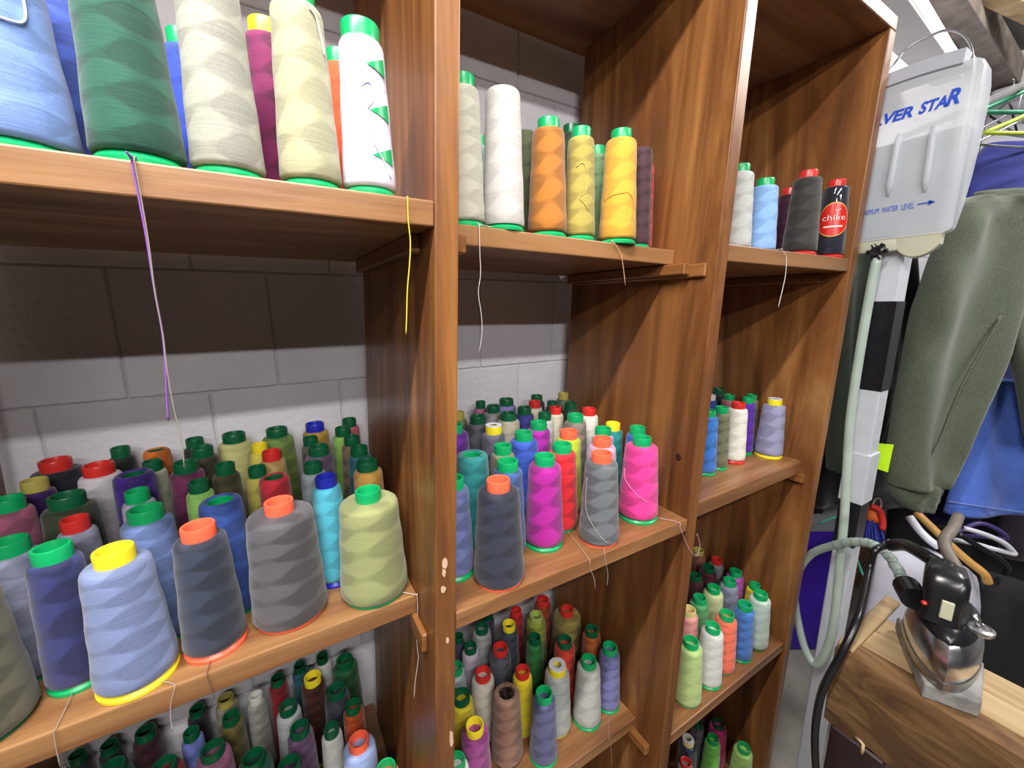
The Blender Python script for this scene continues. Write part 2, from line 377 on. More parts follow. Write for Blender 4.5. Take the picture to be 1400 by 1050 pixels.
# --- end bay away from the tank, middle shelf
for r in [
 (74, 628, '232636', 'red', 'blackish navy', l_), (42, 656, '43206a', 'olive', 'deep violet', m_), (134, 634, 'c9c4cc', 'red', 'silvery white', m_),
 (166, 611, '1e2622', 'dkgreen', 'black', s_), (198, 631, 'b9bda6', 'dkgreen', 'pale celadon', s_),
 (12, 680, 'a35a78', 'green', 'dusky pink', m_), (88, 676, '33402a', 'dkgreen', 'dark forest', l_), (186, 670, 'a9a3c0', 'green', 'pale lavender', m_),
 (265, 599, '262a2c', 'dkgreen', 'near-black', s_), (275, 611, '4a4434', 'dkgreen', 'dark brown-olive', s_), (319, 592, 'c9c684', 'dkgreen', 'pale lemon', m_),
 (252, 631, '6e2a54', 'dkgreen', 'dark raspberry', s_), (305, 634, '453f28', 'dkgreen', 'dark umber', s_), (272, 657, '8cc060', 'dkgreen', 'lime green', m_),
 (79, 712, '9a9cb4', 'red', 'grey-lilac', l_), (69, 746, '34386e', 'green', 'navy indigo', .034), (153, 750, '7d8cb8', 'yellow', 'slate blue', .041),
 (196, 694, '6f86bd', 'green', 'steel blue', l_), (270, 717, '343c50', 'coral', 'dark navy grey', .0395),
 (356, 606, 'd6c95a', 'yellow', 'straw yellow', s_), (378, 585, '72904a', 'dkgreen', 'moss green', m_), (369, 616, 'b89a5e', 'red', 'beige gold', m_),
 (355, 637, 'b3a94e', 'dkgreen', 'khaki yellow', m_), (430, 578, 'b8923e', 'blue', 'mustard', s_), (425, 597, '5e5a54', 'dkgreen', 'ash brown', s_),
 (435, 609, '6a5674', 'dkgreen', 'greyish plum', s_), (428, 632, '8b9aa2', 'dkgreen', 'pale steel grey', m_), (469, 584, '8fbf5e', 'dkgreen', 'fresh green', s_),
 (481, 596, '7d6a54', 'dkgreen', 'taupe', s_), (491, 610, '2f6672', 'dkgreen', 'dark teal', s_), (502, 629, 'c99a4e', 'dkgreen', 'honey gold', m_),
 (493, 570, 'd06a72', 'dkgreen', 'salmon pink', s_), (446, 650, '4fb3cc', 'blue', 'turquoise sky', .031), (381, 684, '5d5a60', 'coral', 'charcoal grey', .0505),
 (511, 667, '9aa06c', 'green', 'sage olive', .0515)]:
    cone('1M', *r)
cone('1M', 209, 612, 'd06a22', 'dkgreen', 'burnt orange', l_, flush=True); cone('1M', 183, 643, '3f1f86', 'dkgreen', 'royal purple', m_, flush=True)
cone('1M', 294, 680, '3a5cb0', 'green', 'denim blue', l_, flush=True); cone('1M', 373, 648, 'c02a38', 'dkgreen', 'crimson', m_, flush=True)
cone('1M', -88, 800, '5f5d4a', 'dkgreen', 'grey-olive', .050); cone('1M', -8, 742, '9398b4', 'green', 'hazy lilac grey', .036)
# --- middle bay, middle shelf
for r in [
 (680, 655, '2f3346', 'coral', 'black-navy', .039), (745, 622, 'b4209c', 'green', 'vivid magenta', .033), (694, 629, '3f5f98', 'green', 'denim blue', .030),
 (687, 608, '8f8c6e', 'green', 'olive taupe', s_), (716, 590, '3d60cc', 'green', 'royal blue', m_), (737, 576, 'b62ab0', 'green', 'orchid magenta', m_),
 (769, 606, 'dc2430', 'green', 'scarlet', .032), (778, 588, 'b6cc34', 'coral', 'acid lime', m_), (824, 598, 'c6a8c8', 'coral', 'pale lilac pink', m_),
 (823, 618, '6e7278', 'coral', 'mid grey', .034), (827, 584, 'a8b4d8', 'green', 'powder blue', m_), (847, 576, '1f8f8c', 'yellow', 'blue-green', s_),
 (877, 582, '4a72d0', 'green', 'cornflower blue', .029), (878, 597, 'f0409c', 'green', 'hot pink', .037), (787, 566, '8f8078', 'green', 'mushroom brown', s_),
 (805, 558, 'e2dfd4', 'red', 'ivory white', s_), (781, 550, '24332e', 'dkgreen', 'blackish green', s_), (764, 547, '2f4a3c', 'dkgreen', 'bottle green', s_),
 (760, 556, 'cfc8b4', 'red', 'ecru', s_), (745, 564, 'c9cac8', 'dkgreen', 'silver white', s_), (719, 556, '3a3c8c', 'dkgreen', 'indigo blue', m_),
 (731, 548, 'd6d0c0', 'red', 'cream', s_), (735, 540, '3c4252', 'dkgreen', 'slate navy', m_), (692, 545, '8a7fc0', 'dkgreen', 'lavender violet', s_),
 (661, 548, 'a86a94', 'dkgreen', 'mauve pink', s_), (675, 554, '98989a', 'dkgreen', 'ash grey', s_), (695, 564, 'b4ae9a', 'dkgreen', 'sand grey', s_),
 (653, 568, '55565e', 'dkgreen', 'dark lead grey', m_), (632, 562, '7a8468', 'olive', 'grey-olive', l_), (770, 537, '6c7a68', 'olive', 'grey-green', .022),
 (620, 580, '6a2a9c', 'green', 'bright purple', m_), (624, 651, '6f7cb4', 'green', 'periwinkle grey', .034)]:
    cone('2M', *r)
cone('2M', 646, 617, '2f8f92', 'green', 'teal', m_, flush=True); cone('2M', 677, 581, '686c7e', 'yellow', 'slate grey', m_, disc=True)
# --- end bay by the tank, middle shelf
for r in [(1023, 543, '5a2aae', 'green', 'violet', .027), (1033, 538, '7f7464', 'green', 'taupe', s_), (1010, 550, 'ecebe0', 'red', 'ivory', .031), (987, 556, '76765a', 'green', 'olive drab', .030),
          (969, 560, '3f7fd8', 'green', 'azure blue', .031), (981, 538, '2f4fb0', 'white', 'strong blue', s_), (998, 539, 'c07a84', 'green', 'dusty rose', s_), (987, 530, '2a3a34', 'dkgreen', 'blackish green', s_)]:
    cone('3M', *r)
cone('3M', 1066, 544, '9a9cc0', 'yellow', 'lavender grey', .036, disc=True)
# --- end bay away from the tank, lower shelf
for r in [(256, 997, '6f80cc', 'dkgreen', 'periwinkle blue', m_), (289, 1016, 'a8688c', 'dkgreen', 'mauve pink', m_), (313, 971, '6b6134', 'dkgreen', 'dark khaki', m_), (369, 930, '8c1626', 'dkgreen', 'dark red', .036),
          (393, 957, 'b8bfc4', 'dkgreen', 'pale grey', s_), (419, 917, '4a1f18', 'yellow', 'dark maroon', m_), (461, 938, '3e404e', 'dkgreen', 'charcoal slate', l_), (469, 890, '1f5a34', 'dkgreen', 'forest green', m_),
          (480, 963, 'b84a1c', 'dkgreen', 'rust orange', .032), (409, 993, '7a5a80', 'dkgreen', 'dusky mauve', .036), (454, 993, 'c8ccc8', 'dkgreen', 'off-white', .026), (490, 1010, '9db4e8', 'coral', 'powder blue', .035),
          (346, 1034, '1f5444', 'dkgreen', 'dark green', m_), (532, 1046, 'e06a2a', 'green', 'orange', .028), (403, 911, '1f5a68', 'dkgreen', 'petrol', s_), (438, 893, 'c4c6c2', 'dkgreen', 'white', s_),
          (306, 954, '8a8a78', 'olive', 'grey-sage', l_), (223, 1037, '8a2430', 'dkgreen', 'brick red', m_), (150, 1036, '20443c', 'dkgreen', 'blackish teal', m_), (345, 945, 'a0a09a', 'white', 'dove grey', s_), (395, 1043, '503058', 'dkgreen', 'aubergine', s_), (95, 1012, '241c2c', 'dkgreen', 'black-violet', m_), (190, 990, '3c1420', 'dkgreen', 'dark wine', l_), (60, 1040, '1c2428', 'dkgreen', 'blackened blue', m_), (268, 950, '2c2230', 'dkgreen', 'smoke purple', m_)]:
    cone('1L', *r)
# --- middle bay, lower shelf
for r in [(834, 883, '777bb4', 'green', 'periwinkle', .030), (805, 901, 'bdbfbc', 'green', 'light grey', .034), (744, 946, '5a5c88', 'green', 'dusk indigo', .031), (714, 915, 'e0cc24', 'red', 'bright yellow', .032),
          (649, 990, 'a84a96', 'yellow', 'orchid purple', .034), (660, 918, 'd2ccc0', 'red', 'soiled cream', .032), (684, 884, '585a66', 'red', 'charcoal', .031),
          (643, 882, 'c4b8cc', 'dkgreen', 'lilac white', .026), (659, 855, 'a4a6a6', 'dkgreen', 'ash grey', .031), (696, 852, '3c4450', 'yellow', 'dark slate', .029), (733, 840, '8a9a34', 'lime', 'olive lime', .032),
          (731, 870, '2f7a3c', 'dkgreen', 'leaf green', .026), (772, 874, 'd8402c', 'dkgreen', 'vermilion', .032), (775, 832, '8f8040', 'red', 'khaki gold', .044), (809, 859, 'b05a24', 'dkgreen', 'copper orange', .029),
          (631, 949, 'd8c62c', 'dkgreen', 'lemon yellow', .031), (624, 1038, 'd4d4d0', 'green', 'white', .028), (706, 833, 'a01c28', 'red', 'dark red', .031), (743, 818, '8f3c1c', 'red', 'red-brown', .036),
          (622, 910, 'b4c0c4', 'green', 'ice grey', .029), (628, 868, '4a4658', 'dkgreen', 'smoky violet', .028), (667, 838, '3a2a52', 'dkgreen', 'deep purple', .027)]:
    cone('2L', *r)
cone('2L', 762, 909, 'b4bab8', 'yellow', 'pale silver grey', .035, disc=True, cr=.021); cone('2L', 693, 944, 'a07a68', 'none', 'frayed tan brown', .036, flush=True)
# --- end bay by the tank, lower shelf
for r in [(945, 875, 'b4cc84', 'green', 'pale lime', .033), (975, 855, 'd8d8d6', 'green', 'white', .031), (994, 838, 'ff7a5c', 'green', 'coral orange', .031), (1019, 825, '4f86d8', 'green', 'sky blue', .029),
          (1041, 810, 'cde0d4', 'green', 'pale mint', .034), (1042, 792, 'f0d21c', 'green', 'canary yellow', .028), (1011, 777, 'c050c0', 'green', 'orchid', .033), (998, 792, '8c8ea8', 'green', 'blue-grey', .031),
          (976, 802, 'c6cf98', 'green', 'pale pistachio', .032), (957, 816, '56a068', 'green', 'mid green', .030), (942, 832, 'f0a0a0', 'cream', 'baby pink', .029), (981, 763, '84868c', 'red', 'steel grey', .029),
          (969, 774, '5a1c34', 'dkgreen', 'maroon', .030), (952, 785, '4a2028', 'dkgreen', 'oxblood', .029), (955, 751, '8f5a50', 'olive', 'rosy brown', .028)]:
    cone('3L', *r)
# --- end bay by the tank, bottom shelf
for r in [(986, 984, 'e8408c', 'dkgreen', 'hot pink', .034), (975, 1008, '7cd45c', 'green', 'neon green', .030), (1019, 1018, 'a4cc70', 'green', 'pale apple green', .035), (938, 1041, '8a8c90', 'red', 'pewter grey', .029), (957, 990, '5a5a64', 'dkgreen', 'dark grey', .030)]:
    cone('3B', *r)
cone('3B', 941, 1010, '1c3048', 'cream', 'film-wrapped petrol navy', .035, disc=True, gloss=True)

# where each cone stands
for d in SP:
    d['R'] *= {'2M': 1.10, '3L': 1.11, '3T': 1.06, '2L': 1.03, '1L': 1.06}.get(d['key'], 1.0)
    key = d['key']; x0, z0, x1, z1, rec, back = SHELF[key]
    hh = d['h'] or .172; d['R0'] = d['R']
    if d['base']:
        P = ony(d['px'], d['py'], d['y']); d['x'] = P.x; d['hh'] = hh
    elif d['y'] is not None:
        P = ony(d['px'], d['py'], d['y']); d['x'] = P.x; d['hh'] = P.z - zshelf(key, P.x)
    else:
        P = onz(d['px'], d['py'], (z0 + z1) / 2 + hh)
        yy = P.y
        if key in KC and yy > .12: yy = .12 + (yy - .12) * KC[key]
        yy = min(yy, back - .028)
        yy = max(yy, rec + d['R'] * .9)
        P = ony(d['px'], d['py'], yy); d['x'] = P.x; d['y'] = yy; d['hh'] = P.z - zshelf(key, P.x)
keys = sorted(set(d['key'] for d in SP))
for key in keys:
    L = [d for d in SP if d['key'] == key]; x0, z0, x1, z1, rec, back = SHELF[key]
    for it in range(200):
        worst = 0
        for i in range(len(L)):
            for j in range(i + 1, len(L)):
                a, b = L[i], L[j]
                if a['y'] > b['y']: a, b = b, a
                dx = b['x'] - a['x']; dy = b['y'] - a['y']; ds = math.hypot(dx, dy) or 1e-6; ov = a['R'] + b['R'] + .0012 - ds
                if ov > 0:
                    worst = max(worst, ov)
                    rm = max(.0215, (.86 if b['y'] < .2 else .6) * b['R0'])
                    if b['R'] > rm: b['R'] -= min(ov * .4, b['R'] - rm)
                    if a['R'] > .030: a['R'] -= min(ov * .05, .001)
                    mv = ov * .35; ux, uy = dx / ds, dy / ds
                    b['x'] += ux * mv * .5; b['y'] += abs(uy) * mv * .6 + mv * .2
                    a['x'] -= ux * mv * .15
        for d in L:
            d['x'] = min(max(d['x'], x0 + d['R'] + .003), x1 - d['R'] - .003) if not (key == '1M' and d['px'] < 0) else max(d['x'], x0 + d['R'] + .003)
            d['y'] = min(d['y'], YW - d['R'] - .006)
        if worst < 1e-4: break
    for d in L:                              # keep every top on its own sight line after the shuffle
        if not d['base'] and d['y'] < .44:
            P = CP + ray(d['px'], d['py']) * ((d['y'] - CP.y) / ray(d['px'], d['py']).y); hn = P.z - zshelf(key, d['x'])
            if key[1] in 'ML': d['hh'] = min(max(hn, .150), .212)
CONES = {}
FLV = ('navy indigo', 'slate blue', 'dark navy grey', 'turquoise sky', 'vivid magenta', 'hot pink', 'periwinkle grey', 'dusk indigo', 'light grey', 'periwinkle', 'sky blue', 'white', 'off-white')
def build_cone(d):
    key = d['key']; R = d['R']; h = d['hh']; x = d['x']; y = d['y']; z = zshelf(key, x)
    o = root('thread_cone', (x, y, z)); cr = d['cr'] or min(.0185, R * .58); Rt = max(R * (.84 if R > .042 else .79), cr + .003)
    lab = '%s thread cone, %s, %s, %s' % (d['cn'], CAPN[d['cap']], SHN[key[1]], BAYN[key[0]])
    tag(o, lab, 'thread cone', 'thread cones on the %s of the %s' % (SHN[key[1]], BAYN[key[0]]))
    vis = key[1] == 'T' or key == '3M' or d['cn'] in FLV; zb = .0095 if vis else .0052; fr = .99 if vis else .92
    ze = h - (.004 if d['flush'] else .0165)
    n = 36; wob = random.random() * 6
    pr = [(R * .80, zb), (R * .955, zb + .0006), (R * 1.0, zb + .005)]
    K = 9
    for k in range(1, K):
        t = k / K; pr.append((R + (Rt - R) * t + R * .014 * math.sin(t * 15 + wob), zb + .005 + (ze - zb - .013) * t))
    pr += [(Rt * 1.0, ze - .0075), (Rt * .965, ze - .004), (Rt * .89, ze - .0015), (Rt * .80, ze - .0003), (cr * 1.0, ze)]
    if d['flush']: pr += [(cr * .92, ze - .001), (cr * .86, ze - .010)]
    v, f = lathe(pr, n, True, not d['flush'])
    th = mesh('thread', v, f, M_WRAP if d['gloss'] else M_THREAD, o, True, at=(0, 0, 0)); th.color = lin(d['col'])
    if d['flush']: th.data.set_sharp_from_angle(angle=math.radians(50))
    cm = M_CAP[d['cap']] if d['cap'] != 'none' else M_DARK
    fb = [(R * .86, 0), (R * fr * .995, .0006), (R * fr, zb * .45), (R * fr * .95, zb * .62), (R * .86, zb + .0003), (cr * .72, zb + .0030)]
    if d['flush']: pr = fb + [(cr * .72, h - .030), (cr * .85, h - .026), (cr * .85, h - .007), (cr * .80, h - .006), (cr * .74, h - .007), (cr * .66, h - .05)]
    else: pr = fb + [(cr * .72, ze - .008), (cr * .98, ze - .004), (cr * 1.0, h - .0022), (cr * .96, h - .0004), (cr * .90, h), (cr * .80, h - .0006), (cr * .74, h - .004), (cr * .64, h - .06)]
    v, f = lathe(pr, 28); mesh('spool_core', v, f, cm, o, True, at=(0, 0, 0), auto=True)
    if d['disc']:
        v, f = lathe([(cr * .97, h + .0002), (cr * .95, h + .0014), (cr * .46, h + .0014), (cr * .44, h + .0002)], 28, False, False)
        pd = mesh('paper_disc', v, f, M_DISC, o, True, at=(0, 0, 0), auto=True); pd['label'] = 'white printed paper disc'
    d['o'] = o; d['Rt'] = Rt; d['ze'] = ze; d['zb'] = zb; CONES[(key, d['cn'])] = d
    return o
for d in SP: build_cone(d)
def crad(d, z): t = min(1, max(0, (z - d['zb'] - .005) / (d['ze'] - d['zb'] - .013))); return d['R'] + (d['Rt'] - d['R']) * t

# green core showing between the turns of the nearly empty white cone
d = CONES[('1T', 'nearly empty white')]
dc = Vector((CP.x - d['x'], CP.y - d['y'], 0)); a0 = math.atan2(dc.y, dc.x)
for zz in (.036, .080, .124):
    vs = []; K = 7
    for i in range(K):
        t = i / (K - 1); a = a0 + .15 + t * .95
        for s in (0, 1):
            z = zz + (.016 * t * (1 if s else -.15)) + .004 * (1 - t) ; r = crad(d, z) + .0009 - .0004 * (t == 0)
            vs.append((r * math.cos(a), r * math.sin(a), z))
    fs = [(2 * i, 2 * i + 2, 2 * i + 3, 2 * i + 1) for i in range(K - 1)]
    o = mesh('bare_core_patch', vs, fs, M_CAP['green'], d['o'], True, at=(0, 0, 0))
# label on the wrapped cone
d = CONES[('3T', 'film-wrapped navy')]
dc = Vector((CP.x - d['x'], CP.y - d['y'], 0)); a0 = math.atan2(dc.y, dc.x) + .10
def wrap(d, u, w, zc, eps):
    z = zc + w; r = crad(d, z) + eps; a = a0 + u / crad(d, zc); return Vector((r * math.cos(a), r * math.sin(a), z))
zc = .092
def oval(ru, rw, eps, mat, name):
    vs = [wrap(d, 0, 0, zc, eps)]; fs = []; NN = 40; RN = 5
    for k in range(1, RN + 1):
        for i in range(NN): a = 2 * math.pi * i / NN; vs.append(wrap(d, ru * k / RN * math.cos(a), rw * k / RN * math.sin(a), zc, eps))
    for i in range(NN): fs.append((0, 1 + i, 1 + (i + 1) % NN))
    for k in range(RN - 1):
        for i in range(NN): j = (i + 1) % NN; fs.append((1 + k * NN + i, 1 + (k + 1) * NN + i, 1 + (k + 1) * NN + j, 1 + k * NN + j))
    return mesh(name, vs, fs, mat, d['o'], True, at=(0, 0, 0))
lb = oval(.034, .041, .0012, M_GOLD, 'label_border'); lb['label'] = 'gold rim of oval label'
ll = oval(.0315, .0385, .0018, M_LRED, 'oval_label'); ll['label'] = 'red oval label with white lettering'
v, f = text_mesh('chike', .020, 0, 1.12, -.0002)
w = max(p.x for p in v); vv = [wrap(d, p.x - w / 2, p.y - .002, zc, .0024) for p in v]; mesh('lettering', vv, f, M_WHITE, d['o'], False, at=(0, 0, 0))
P = []
for i in range(8):
    u = -.0175 + i * .0046
    P.append(([wrap(d, u, -.0185, zc, .0024), wrap(d, u + .0040, -.0185, zc, .0024), wrap(d, u + .0040, -.0150, zc, .0024), wrap(d, u, -.0150, zc, .0024)], [(0, 1, 2, 3)]))
for (u, w_, l) in ((.006, .020, .004), (.010, .023, .003), (.002, .022, .003), (.006, .014, .003)):
    P.append(([wrap(d, u - l / 2, w_, zc, .0024), wrap(d, u, w_ - l / 2, zc, .0024), wrap(d, u + l / 2, w_, zc, .0024), wrap(d, u, w_ + l / 2, zc, .0024)], [(0, 1, 2, 3)]))
v, f = join(P); mesh('small_print', v, f, M_WHITE, d['o'], False, at=(0, 0, 0))
# ragged fibres on the frayed cone
d = CONES[('2L', 'frayed tan brown')]
P = []
for i in range(26):
    a = random.random() * 6.28; r0 = random.uniform(.008, .017); b = a + random.uniform(-.8, .8); r1 = r0 + random.uniform(-.007, .005); hz = d['hh'] - .006
    P.append(tubeg([(r0 * math.cos(a), r0 * math.sin(a), hz), ((r0 + r1) / 2 * math.cos(b), (r0 + r1) / 2 * math.sin(b), hz + .008), (r1 * math.cos(b), r1 * math.sin(b), hz + random.uniform(.006, .014))], .0006, 4, 3))
v, f = join(P); o = mesh('frayed_fibres', v, f, line_mat('4a3228'), d['o'], True, at=(0, 0, 0)); o['kind'] = 'stuff'

# loose thread ends
def tail(key, cn, pts, color, r=.0009, start=True):
    d = CONES[(key, cn)]; P = []
    if start:
        e = pts[0]; dv = Vector((e.x - d['x'], e.y - d['y'], 0)); dv.normalize()
        P = [Vector((d['x'], d['y'], zshelf(key, d['x']) + .004)) + dv * d['R'] * .98]
        P.append(Vector((e.x, e.y + .004, zshelf(key, e.x) + .0022)))
    tube('loose_thread', P + pts, r * .68, line_mat(color), d['o'], 5, 4)
def yl(pts, Y): return [ony(a, b, Y) for a, b in pts]
tail('1T', 'violet', yl([(180, 219), (188, 262), (200, 325), (211, 395), (222, 455), (226, 500), (228, 545), (230, 575)], -.004), '8a4fb0', .0013)
tail('1T', 'bottle green', yl([(184, 221), (192, 265), (203, 330), (212, 400), (223, 460), (229, 510), (238, 560), (248, 600), (252, 640)], -.005), '8d8a78', .0008)
tail('1T', 'nearly empty white', yl([(557, 268), (558, 300), (561, 330), (560, 360), (557, 395), (556, 430), (555, 457)], -.004), 'd8c83a', .0011, False)
tail('2T', 'light grey', yl([(655, 308), (656, 345), (657, 375), (654, 400), (658, 430), (659, 455), (655, 482)], .091), 'dcd6d4', .0009)
tail('2T', 'golden yellow', yl([(838, 330), (848, 345), (852, 365), (855, 390)], .091), 'd8a884', .0009)
tail('3T', 'light blue', yl([(1070, 343), (1075, 352), (1074, 375), (1070, 395), (1064, 420)], -.001), 'd8d4d0', .0011)
tail('1M', 'sage olive', yl([(570, 813), (571, 835), (569, 860), (571, 890), (572, 900), (568, 930), (566, 955)], .072), 'cfc4bc', .0009)
tail('1M', 'navy indigo', yl([(74, 1000), (76, 1020), (82, 1048)], .075), 'a89890', .0007)
tail('1M', 'slate blue', yl([(238, 944), (234, 960), (233, 980), (236, 1000)], .075), 'b0a0a0', .0007)
tail('1M', 'dark navy grey', yl([(283, 923), (289, 940), (293, 955)], .075), '6a4a48', .0008)
tail('2M', 'hot pink', yl([(930, 722), (942, 750), (952, 760), (957, 745), (953, 730)], -.005), 'd0a8c4', .0008)
tail('2M', 'scarlet', yl([(806, 776), (812, 790), (814, 805)], -.003), 'c8a8a0', .0006)
tail('2M', 'mid grey', yl([(828, 768), (831, 785), (830, 800)], -.003), 'b0a8a4', .0006)
tail('2L', 'periwinkle', yl([(834, 1015), (836, 1030), (836, 1048)], .073), 'b0a8a0', .0006)
# a white loop lying on the pale sky blue cone, and strands on the light cones
def strand(key, cn, aoff, zz, color, r=.0007):
    d = CONES[(key, cn)]; b = math.atan2(CP.y - d['y'], CP.x - d['x']); P = []
    for a, z in zip(aoff, zz): rr = crad(d, z) + .001; P.append((d['x'] + rr * math.cos(b + a), d['y'] + rr * math.sin(b + a), zshelf(d['key'], d['x']) + z))
    tube('loose_thread', P, r, line_mat(color), d['o'], 5, 5)
strand('1T', 'pale sky blue', (-.3, .2, .55, .62, .6), (.095, .092, .098, .125, .15), 'dfe4f4', .001)
strand('1T', 'greyish khaki', (.5, .75, .9, 1.0), (.165, .16, .145, .13), 'e6e4dc', .0009)
strand('1T', 'nearly empty white', (.1, .35, .3, -.1, -.2, .1, .5, .9), (.085, .095, .11, .105, .085, .06, .04, .02), 'ecebf6', .0007)
strand('2T', 'old gold', (-.3, .2, .5, .4, 0, .3, .6), (.12, .125, .105, .08, .07, .06, .05), 'c9b868', .0006)
strand('2T', 'golden yellow', (-.9, -.4, .1, .6, .9, .8), (.075, .082, .085, .085, .07, .04), 'c9943a', .0006)
strand('2M', 'mid grey', (-.9, -.85, -.7, -.3, .2, .5), (.13, .09, .065, .045, .022, .012), 'a9a4a0', .0007)
strand('2M', 'hot pink', (-1.0, -.9, -.4, .1, .5), (.11, .09, .075, .06, .05), 'ff9ac8', .0006)

# ------------------------------------------------------------------ things beside the unit
# overhead beams and timber
def beam(name, a, b, w, h, mat, label, cat, up=Vector((0, 0, 1)), off=.003, parent=None):
    a = Vector(a); b = Vector(b); t = (b - a).normalized(); s = t.cross(up).normalized(); u = s.cross(t)
    c = [p + s * (w * i) + u * (h * j) for p in (a, b) for i, j in ((-.5, -.5), (.5, -.5), (.5, .5), (-.5, .5))]
    o = hexa(name, [c[0], c[1], c[2], c[3], c[4], c[5], c[6], c[7]], mat, parent, off)
    if label: tag(o, label, cat)
    return o
# steel channel over the tank
A0 = dep(1196, 0, 1.02); B0 = dep(1276, 90, 1.62)
ch = root('steel_channel', A0)
tag(ch, 'pale grey painted steel channel beam overhead above the water tank', 'beam')
t = (B0 - A0).normalized(); sd = t.cross(Vector((0, 0, 1))).normalized(); uu = sd.cross(t)
EXT = A0 - t * .22; END = B0 + t * .45
def plank(name, c, w, h, mat, parent):
    q = [p + c + sd * (w * i) + uu * (h * j) for p in (EXT, END) for i, j in ((-.5, -.5), (.5, -.5), (.5, .5), (-.5, .5))]
    return hexa(name, q, mat, parent, .001)
plank('web', Vector((0, 0, 0)), .10, .010, M_STEEL, ch)
plank('flange', sd * .0455 + uu * .0305, .009, .05, M_STEEL, ch); plank('flange', -sd * .0455 + uu * .0305, .009, .05, M_STEEL, ch)
# roof timbers running in the corner above the garments
Pa = ony(1312, 0, YW - .06); Pb = ony(1384, 112, YW - .06)
tt = (Pb - Pa).normalized()
beam('wall_plate', Pa - tt * 1.0, Pb, .12, .14, M_PLATE, 'weathered dark grey timber plate along the top of the block wall', 'timber')
beam('roof_board', Pa - tt * 1.0 + Vector((.25, -.33, .19)), Pb + Vector((.25, -.33, .19)), .5, .03, M_PLY, 'pale plywood roof board above the grey timber plate', 'roof board')
ja, jb = dep(1345, -30, 2.0), dep(1452, 20, 2.0); jt = (jb - ja).normalized()
beam('roof_joist', ja - jt * .7, jb + jt * .5, .10, .12, M_PINE, 'pale pine joist under the plywood roof board', 'timber')
Q = onx(1392, 125, XR - .03)
beam('ledge', (XR - .03, YW - .02, Q.z), (XR - .03, YW - 1.2, Q.z), .06, .08, M_WALL, 'white painted ledge near the top of the far wall', 'ledge')

# ---- water tank
def pl(name, c, **kw): return plain(name, c, **kw)
def milky():
    m = N('milky_plastic'); v = m.obj()
    m.lk(m.ramp(m.noise(v, 6, 3), [(.3, lin('d2d8e4')), (.7, lin('eaeef4'))]), m.b.inputs['Base Color'])
    m.set(Roughness=.35, Transmission_Weight=.0, Subsurface_Weight=.0, Alpha=.55); return m.m
M_MILK = milky()
M_MILKY = plain('yellowed_plastic', 'd2d2bc', .4, vary=.12, scale=8, Alpha=.85)
M_WATER = plain('tank_water', '9aa6b0', .25, vary=.03, scale=3)
M_LID = plain('tank_lid', 'b4b9c4', .4, vary=.05)
M_INK = plain('blue_print', '2450d0', .5, vary=.03)
M_BLK = plain('black_plastic', '15151a', .3, vary=.2, Specular_IOR_Level=.6)
M_BRONZE = plain('dull_brass', '6e6a62', .4, .8)
M_WIRE = plain('galvanised_wire', 'b9bcc0', .3, .9)
X0 = 1.205; yR = onx(1318, 220, X0).y; yL = yR + .262
zt = .700; zb_ = .338
tank = root('water_tank', (X0 + .04, (yR + yL) / 2, zb_ - .05))
tag(tank, 'milky white plastic gravity water tank with blue printing hanging by a wire hook', 'water tank')
prof = [(0, zb_), (.030, zb_), (.060, zb_ + .05), (.088, zb_ + .13), (.103, zb_ + .22), (.106, zb_ + .29), (.098, zt - .03), (.07, zt), (.02, zt + .004), (0, zt - .004)]
def tank_loops(g, top=None):
    L = []
    for y, k in ((yR + g, .0), (yR + .004 + g, .55), (yR + .014 + g, .93), (yR + .03, 1.0), ((yR + yL) / 2, 1.0), (yL - .03, 1.0), (yL - .014 - g, .93), (yL - .004 - g, .55), (yL - g, .0)):
        sc = .82 + .18 * k; cx = .045; cz = (zt + zb_) / 2; lp = []
        bul = 0.012 * (1 - ((y - (yR + yL) / 2) / ((yL - yR) / 2)) ** 2)
        for (px_, pz) in prof:
            xx = cx + (px_ - cx) * (sc if g == 0 else sc * .93); zz = cz + (pz - cz) * (.93 + .07 * k)
            if pz > zt - .035: zz += bul
            if g: zz = cz + (zz - cz) * .96
            if top is not None: zz = min(zz, top)
            lp.append((X0 + xx, y, zz))
        L.append(lp)
    return L
v, f = loft(tank_loops(0)); mesh('tank_body', v, f, M_MILK, tank, True, auto=True)
zwl = onx(1250, 188, X0).z
v, f = loft(tank_loops(.006, zwl)); mesh('water', v, f, M_WATER, tank, True, auto=True)
# lid
L = []
for i in range(13):
    y = yR + .03 + (yL - yR - .06) * i / 12; b = .012 * (1 - ((y - (yR + yL) / 2) / ((yL - yR) / 2)) ** 2)
    L.append([(X0 - .006, y, zt - .010 + b), (X0 + .084, y, zt + b - .002), (X0 + .078, y, zt + .024 + b), (X0 + .004, y, zt + .024 + b)])
v, f = loft(L); v, f = bev(v, f, .0015); mesh('lid', v, f, M_LID, tank, True, auto=True)
# raised ribs
for (a, b) in (((1230, 182), (1214, 268)), ((1278, 170), (1264, 262))):
    p, q = onx(*a, X0 - .002), onx(*b, X0 - .002); tube('moulded_rib', [p, (p + q) / 2, q], .006, M_MILK, tank, 10, 3, rads=lambda t: .0085 * min(1, .35 + 6 * t, .35 + 6 * (1 - t)))
